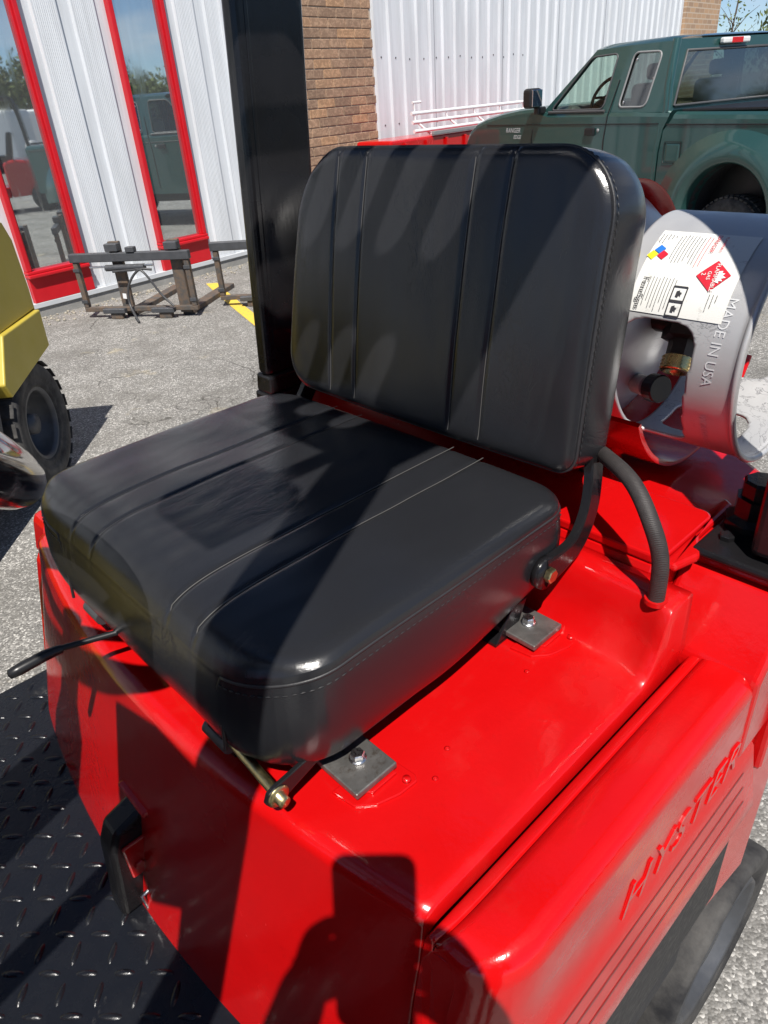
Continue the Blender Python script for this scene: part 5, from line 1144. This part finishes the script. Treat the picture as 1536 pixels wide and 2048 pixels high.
for q in range(15):
    a_ = R_(-66 + 3.1 * q + rt.uniform(-1, 1)); d = rt.uniform(44, 60)
    tree('tree', (d * math.cos(a_), d * math.sin(a_), G0), rt.uniform(3.2, 5.6), rt.uniform(2.0, 3.0), 40 + q, 'spring tree in the far tree line behind the viewer, mirrored in the windows', 'leaf_dark' if q % 3 else 'leaf', 2600, 'far tree line mirrored in the windows', 0.45, 0.18)
# white vans and a red forklift that the window panes mirror
def van(x, y, rz, label):
    r = thing('van', (x, y, G0), label, 'van', 'white vans mirrored in the windows'); mx = Matrix.Translation((x, y, G0)) @ Matrix.Rotation(rz, 4, 'Z')
    def T(p): return mx @ Vector(p)
    m = MB(); pts = [(-2.4, 0.45), (-2.45, 1.0), (-2.2, 1.15), (-1.5, 1.30), (-0.75, 2.0), (-0.5, 2.12), (2.4, 2.12), (2.45, 1.9), (2.45, 0.45)]
    m.prism([T((a_, -0.95, b_)) for a_, b_ in pts], mx.to_3x3() @ Vector((0, 1.9, 0)), 0.08, 3); m.build('van_body', 'white_paint', r)
    m = MB(); m.add([T((-1.47, -0.75, 1.36)), T((-1.47, 0.75, 1.36)), T((-0.83, 0.75, 1.96)), T((-0.83, -0.75, 1.96))], [(0, 1, 2, 3)]); 
    m.v = [tuple(Vector(p) + (mx.to_3x3() @ Vector((-0.02, 0, 0.03)))) for p in m.v]; m.build('windshield', 'plastic_black', r)
    for sy in (-0.956, 0.956):
        m = MB(); m.add([T((-1.25, sy, 1.35)), T((-0.35, sy, 1.35)), T((-0.35, sy, 1.95)), T((-0.80, sy, 1.95))], [(0, 1, 2, 3)]); m.build('side_window', 'plastic_black', r)
    for sx in (-1.55, 1.5):
        for sy in (-0.98, 0.80):
            m = MB(); m.lathe([(0, .0001), (0, .3), (.03, .33), (.15, .33), (.18, .3), (.18, .0001)], T((sx, sy, 0.33)), mx.to_3x3() @ Vector((0, 1, 0)), 24); m.build('wheel', 'tyre_rubber', r)
van(15.8, -17.0, 1.0, 'white van parked across the lot, nearer of two mirrored in the left window'); van(19.5, -17.8, 1.05, 'white van parked across the lot, farther of two mirrored in the left window')
mx = Matrix.Translation((7.9, -1.75, G0)) @ Matrix.Rotation(R_(215), 4, 'Z')
def T2(p): return mx @ Vector(p)
rf = thing('red_forklift', (7.9, -1.75, G0), 'small red forklift with black guard, mirrored in the left window', 'forklift')
def rprism(pts, y0, y1, bev, name, mat): m = MB(); m.prism([T2((a_, y0, b_)) for a_, b_ in pts], mx.to_3x3() @ Vector((0, y1 - y0, 0)), bev, 2); return m.build(name, mat, rf)
rprism([(0.1, 0.3), (0.1, 0.95), (-0.1, 1.0), (-0.75, 0.92), (-0.95, 0.7), (-0.95, 0.35)], -0.5, 0.5, 0.05, 'counterweight', 'red_paint')
rprism([(1.1, 0.3), (1.1, 0.5), (0.1, 0.5), (0.1, 0.3)], -0.5, 0.5, 0.02, 'chassis', 'red_paint'); rprism([(1.1, 0.5), (1.15, 1.15), (1.0, 1.2), (0.9, 0.5)], -0.45, 0.45, 0.03, 'dash_cowl', 'plastic_black')
rprism([(0.45, 0.97), (0.45, 1.08), (0.0, 1.08), (-0.12, 1.5), (-0.22, 1.48), (-0.1, 0.97)], -0.25, 0.25, 0.03, 'seat', 'plastic_black')
for sy in (-0.48, 0.48):
    m = MB(); m.tube(smooth_path([T2((1.2, sy, 0.5)), T2((0.95, sy, 1.9)), T2((0.75, sy, 2.05)), T2((-0.2, sy, 2.08)), T2((-0.42, sy, 1.95)), T2((-0.5, sy, 0.95))], 4), 0.035, 8); m.build('guard_leg', 'plastic_black', rf)
for k in range(6):
    m = MB(); m.tube([T2((-0.2 + .18 * k, -0.48, 2.08)), T2((-0.2 + .18 * k, 0.48, 2.08))], 0.018, 6); m.build('guard_bar', 'plastic_black', rf)
for (sx, sy, r0) in ((0.85, -0.6, .33), (0.85, 0.42, .33), (-0.55, -0.55, .27), (-0.55, 0.37, .27)):
    m = MB(); m.lathe([(0, .0001), (0, r0 * .9), (.03, r0), (.15, r0), (.18, r0 * .9), (.18, r0 * .55), (.14, .0001)], T2((sx, sy, r0)), mx.to_3x3() @ Vector((0, 1, 0)), 30); m.build('wheel', 'tyre_rubber', rf)
for sy in (-0.3, 0.22):
    rprism([(1.2, 0.05), (1.32, 0.05), (1.32, 2.1), (1.2, 2.1)], sy, sy + 0.08, 0.004, 'mast_rail', 'plastic_black'); rprism([(1.36, 0.05), (2.3, 0.05), (2.3, 0.07), (1.40, 0.12), (1.40, 0.6), (1.36, 0.6)], sy, sy + 0.1, 0.003, 'fork', 'dark_steel')
m = MB(); m.lathe([(-.35, .0001), (-.33, .1), (-.28, .15), (.28, .15), (.33, .1), (.35, .0001)], T2((-0.55, 0, 1.16)), mx.to_3x3() @ Vector((0, 1, 0)), 24); m.build('gas_tank', 'aluminium', rf)

# ------------------------------------------------------------------ the photographer and the phone (their shadow lies on the hood)
def CP(x, y, z): return L_ * x + D_ * y + F_ * z        # point in camera axes: right, down, forward
m = MB(); m.prism([CP(x, y, -0.0105) for x, y in rrect(-0.058, 0.013, -0.015, 0.138, (0.0125, 0.0125, 0.0125, 0.0125), 6)], F_ * 0.0085, 0.0015, 2)
ph = m.build('phone', 'phone_body', label='dark phone held upright in the photographer\'s hands', category='phone')
pp = thing('person', (-0.32, -0.40, G0), 'photographer in dark jacket and cap holding a phone up', 'person')
fh = Vector((0.659, 0.752, 0)); rh = Vector((0.752, -0.659, 0))
def PV(r, f, z): return rh * r + fh * f + Vector((0, 0, z))
J = {}; EDG = []; RAD = []; VL = []
def jv(name, p, r): J[name] = len(VL); VL.append(Vector(p)); RAD.append(r if hasattr(r, '__len__') else (r, r))
def ed(*names):
    for a_, b_ in zip(names, names[1:]): EDG.append((J[a_], J[b_]))
jv('pelvis', PV(0, -.45, -.72), (.165, .115)); jv('waist', PV(0, -.45, -.52), (.145, .105)); jv('chest', PV(0, -.44, -.30), (.165, .12)); jv('neckb', PV(0, -.42, -.155), (.075, .07)); jv('neck', PV(0, -.40, -.08), .055); jv('headc', PV(0, -.375, .035), (.082, .098)); jv('headt', PV(0, -.38, .115), (.07, .085))
ed('pelvis', 'waist', 'chest', 'neckb', 'neck', 'headc', 'headt')
for sgn, s_ in ((1, 'r'), (-1, 'l')):
    jv('hip' + s_, PV(.095 * sgn, -.45, -.80), .092); jv('knee' + s_, PV(.11 * sgn, -.42, -1.14), .062); jv('ank' + s_, PV(.12 * sgn, -.46, -1.52), .045); jv('toe' + s_, PV(.14 * sgn, -.30, -1.56), (.04, .035))
    ed('pelvis', 'hip' + s_, 'knee' + s_, 'ank' + s_, 'toe' + s_)
    jv('sho' + s_, PV(.185 * sgn, -.42, -.185), .065); jv('elb' + s_, PV(.235 * sgn, -.27, -.42), .046); ed('chest', 'sho' + s_, 'elb' + s_)
    hx = 0.026 if sgn > 0 else -0.064
    wp = CP(hx + .060 * sgn, 0.150, -0.055); jv('wri' + s_, wp, .030); pm = CP(hx + .026 * sgn, 0.105, -0.030); jv('palm' + s_, pm, (.030, .020)); ed('elb' + s_, 'wri' + s_, 'palm' + s_)
    for k, (dy, ln) in enumerate(((0.048, .95), (0.068, 1.0), (0.088, .95), (0.107, .8))):
        n1, n2, n3 = 'f%d%s' % (k, s_), 'g%d%s' % (k, s_), 'h%d%s' % (k, s_)
        jv(n1, CP(hx + .018 * sgn, dy + .010, 0.006), .0095); jv(n2, CP(hx - .004 * sgn, dy, 0.0125), .009); jv(n3, CP(hx - .026 * sgn * ln, dy - .002, 0.0105), .0075); ed('palm' + s_, n1, n2, n3)
        if True:   # keep fingers clear of the lens: behind the phone's back plane, wrapped on its edge
            for nn in (n1, n2, n3): VL[J[nn]] -= F_ * 0.012
    jv('t0' + s_, CP(hx + .012 * sgn, 0.080, -0.034), .011); jv('t1' + s_, CP(hx - .012 * sgn, 0.062, -0.028), .0095); ed('palm' + s_, 't0' + s_, 't1' + s_)
me = bpy.data.meshes.new('body'); me.from_pydata([tuple(p) for p in VL], EDG, []); ob = bpy.data.objects.new('body', me); col.objects.link(ob)
sk = ob.modifiers.new('skin', 'SKIN'); sk.use_smooth_shade = True
for i, v in enumerate(me.skin_vertices[0].data): v.radius = RAD[i]; v.use_root = (i == 0)
sub = ob.modifiers.new('sub', 'SUBSURF'); sub.levels = 2; sub.render_levels = 2
dg = bpy.context.evaluated_depsgraph_get(); bme = bpy.data.meshes.new_from_object(ob.evaluated_get(dg)); bpy.data.objects.remove(ob)
m = MB(); hand_c = [CP(0.05, 0.11, -0.03), CP(-0.095, 0.11, -0.03)]
vsb = [v.co.copy() for v in bme.vertices]; m.v = [tuple(p) for p in vsb]
for p in bme.polygons:
    c = sum((vsb[i] for i in p.vertices), Vector()) / len(p.vertices)
    mi = 0 if c.z > -0.115 and (c - PV(0, -.38, 0.0)).length < .25 else (0 if min((c - h).length for h in hand_c) < 0.075 else (1 if c.z > -0.74 else 2))
    m.f.append(tuple(p.vertices)); m.mi.append(mi); m.sm.append(True)
bpy.data.meshes.remove(bme)
bd = m.build('body', ['skin', 'jacket_cloth', 'trouser_cloth'], pp)
hc = PV(0, -.378, .05)
def head_pt(a_, e_, k=1.0): return hc + (rh * math.cos(e_) * math.sin(a_) * .086 + fh * math.cos(e_) * math.cos(a_) * .104 + Vector((0, 0, math.sin(e_) * .118))) * k
m = MB(); grid_mesh([[head_pt(2 * math.pi * i / 32, R_(14 + 76 * j / 10), 1.08) for j in range(11)] for i in range(33)], m)
vis = [head_pt(R_(-60 + 120 * q / 12), R_(14), 1.06) for q in range(13)]; vo = [p + fh * .055 * math.cos(R_(-60 + 10 * q)) - Vector((0, 0, .006)) for q, p in enumerate(vis)]; grid_mesh([vis, vo], m); m.build('cap', 'jacket_cloth', pp)
m = MB(); grid_mesh([[head_pt(R_(75 + 210 * i / 20), R_(-30 + 46 * j / 5), 1.05) for j in range(6)] for i in range(21)], m); m.build('hair', 'hair_brown', pp)
m = MB(); m.tube([head_pt(0, R_(12), 1.0), head_pt(0, R_(-6), 1.13), head_pt(0, R_(-14), 1.02)], [.008, .015, .008], 8)
for sg in (-1, 1): m.tube([head_pt(R_(88 * sg), R_(14), 1.0), head_pt(R_(94 * sg), R_(0), 1.12), head_pt(R_(88 * sg), R_(-16), 1.0)], [.006, .012, .006], 8)
m.build('face_features', 'skin', pp)
for sg in (-1, 1):
    m = MB(); m.lathe([(0, .0001), (0.002, .010), (.008, .007), (.010, .0001)], head_pt(R_(20 * sg), R_(4), .965), fh, 12); m.build('eye', 'plastic_black', pp)
m = MB(); m.tube([head_pt(R_(-14), R_(-33), 1.0), head_pt(0, R_(-32), 1.02), head_pt(R_(14), R_(-33), 1.0)], [.003, .006, .003], 6); m.build('mouth', 'print_red', pp)
for sg in (-1, 1):
    m = MB(); c = PV(.13 * sg, -.38, -1.565); d = (fh + rh * .12 * sg).normalized(); m.tube([c - d * .10, c - d * .04, c + d * .05, c + d * .13, c + d * .155], [.042, .048, .046, .040, .015], 12, flat=0.75); m.build('shoe', 'plastic_black', pp)
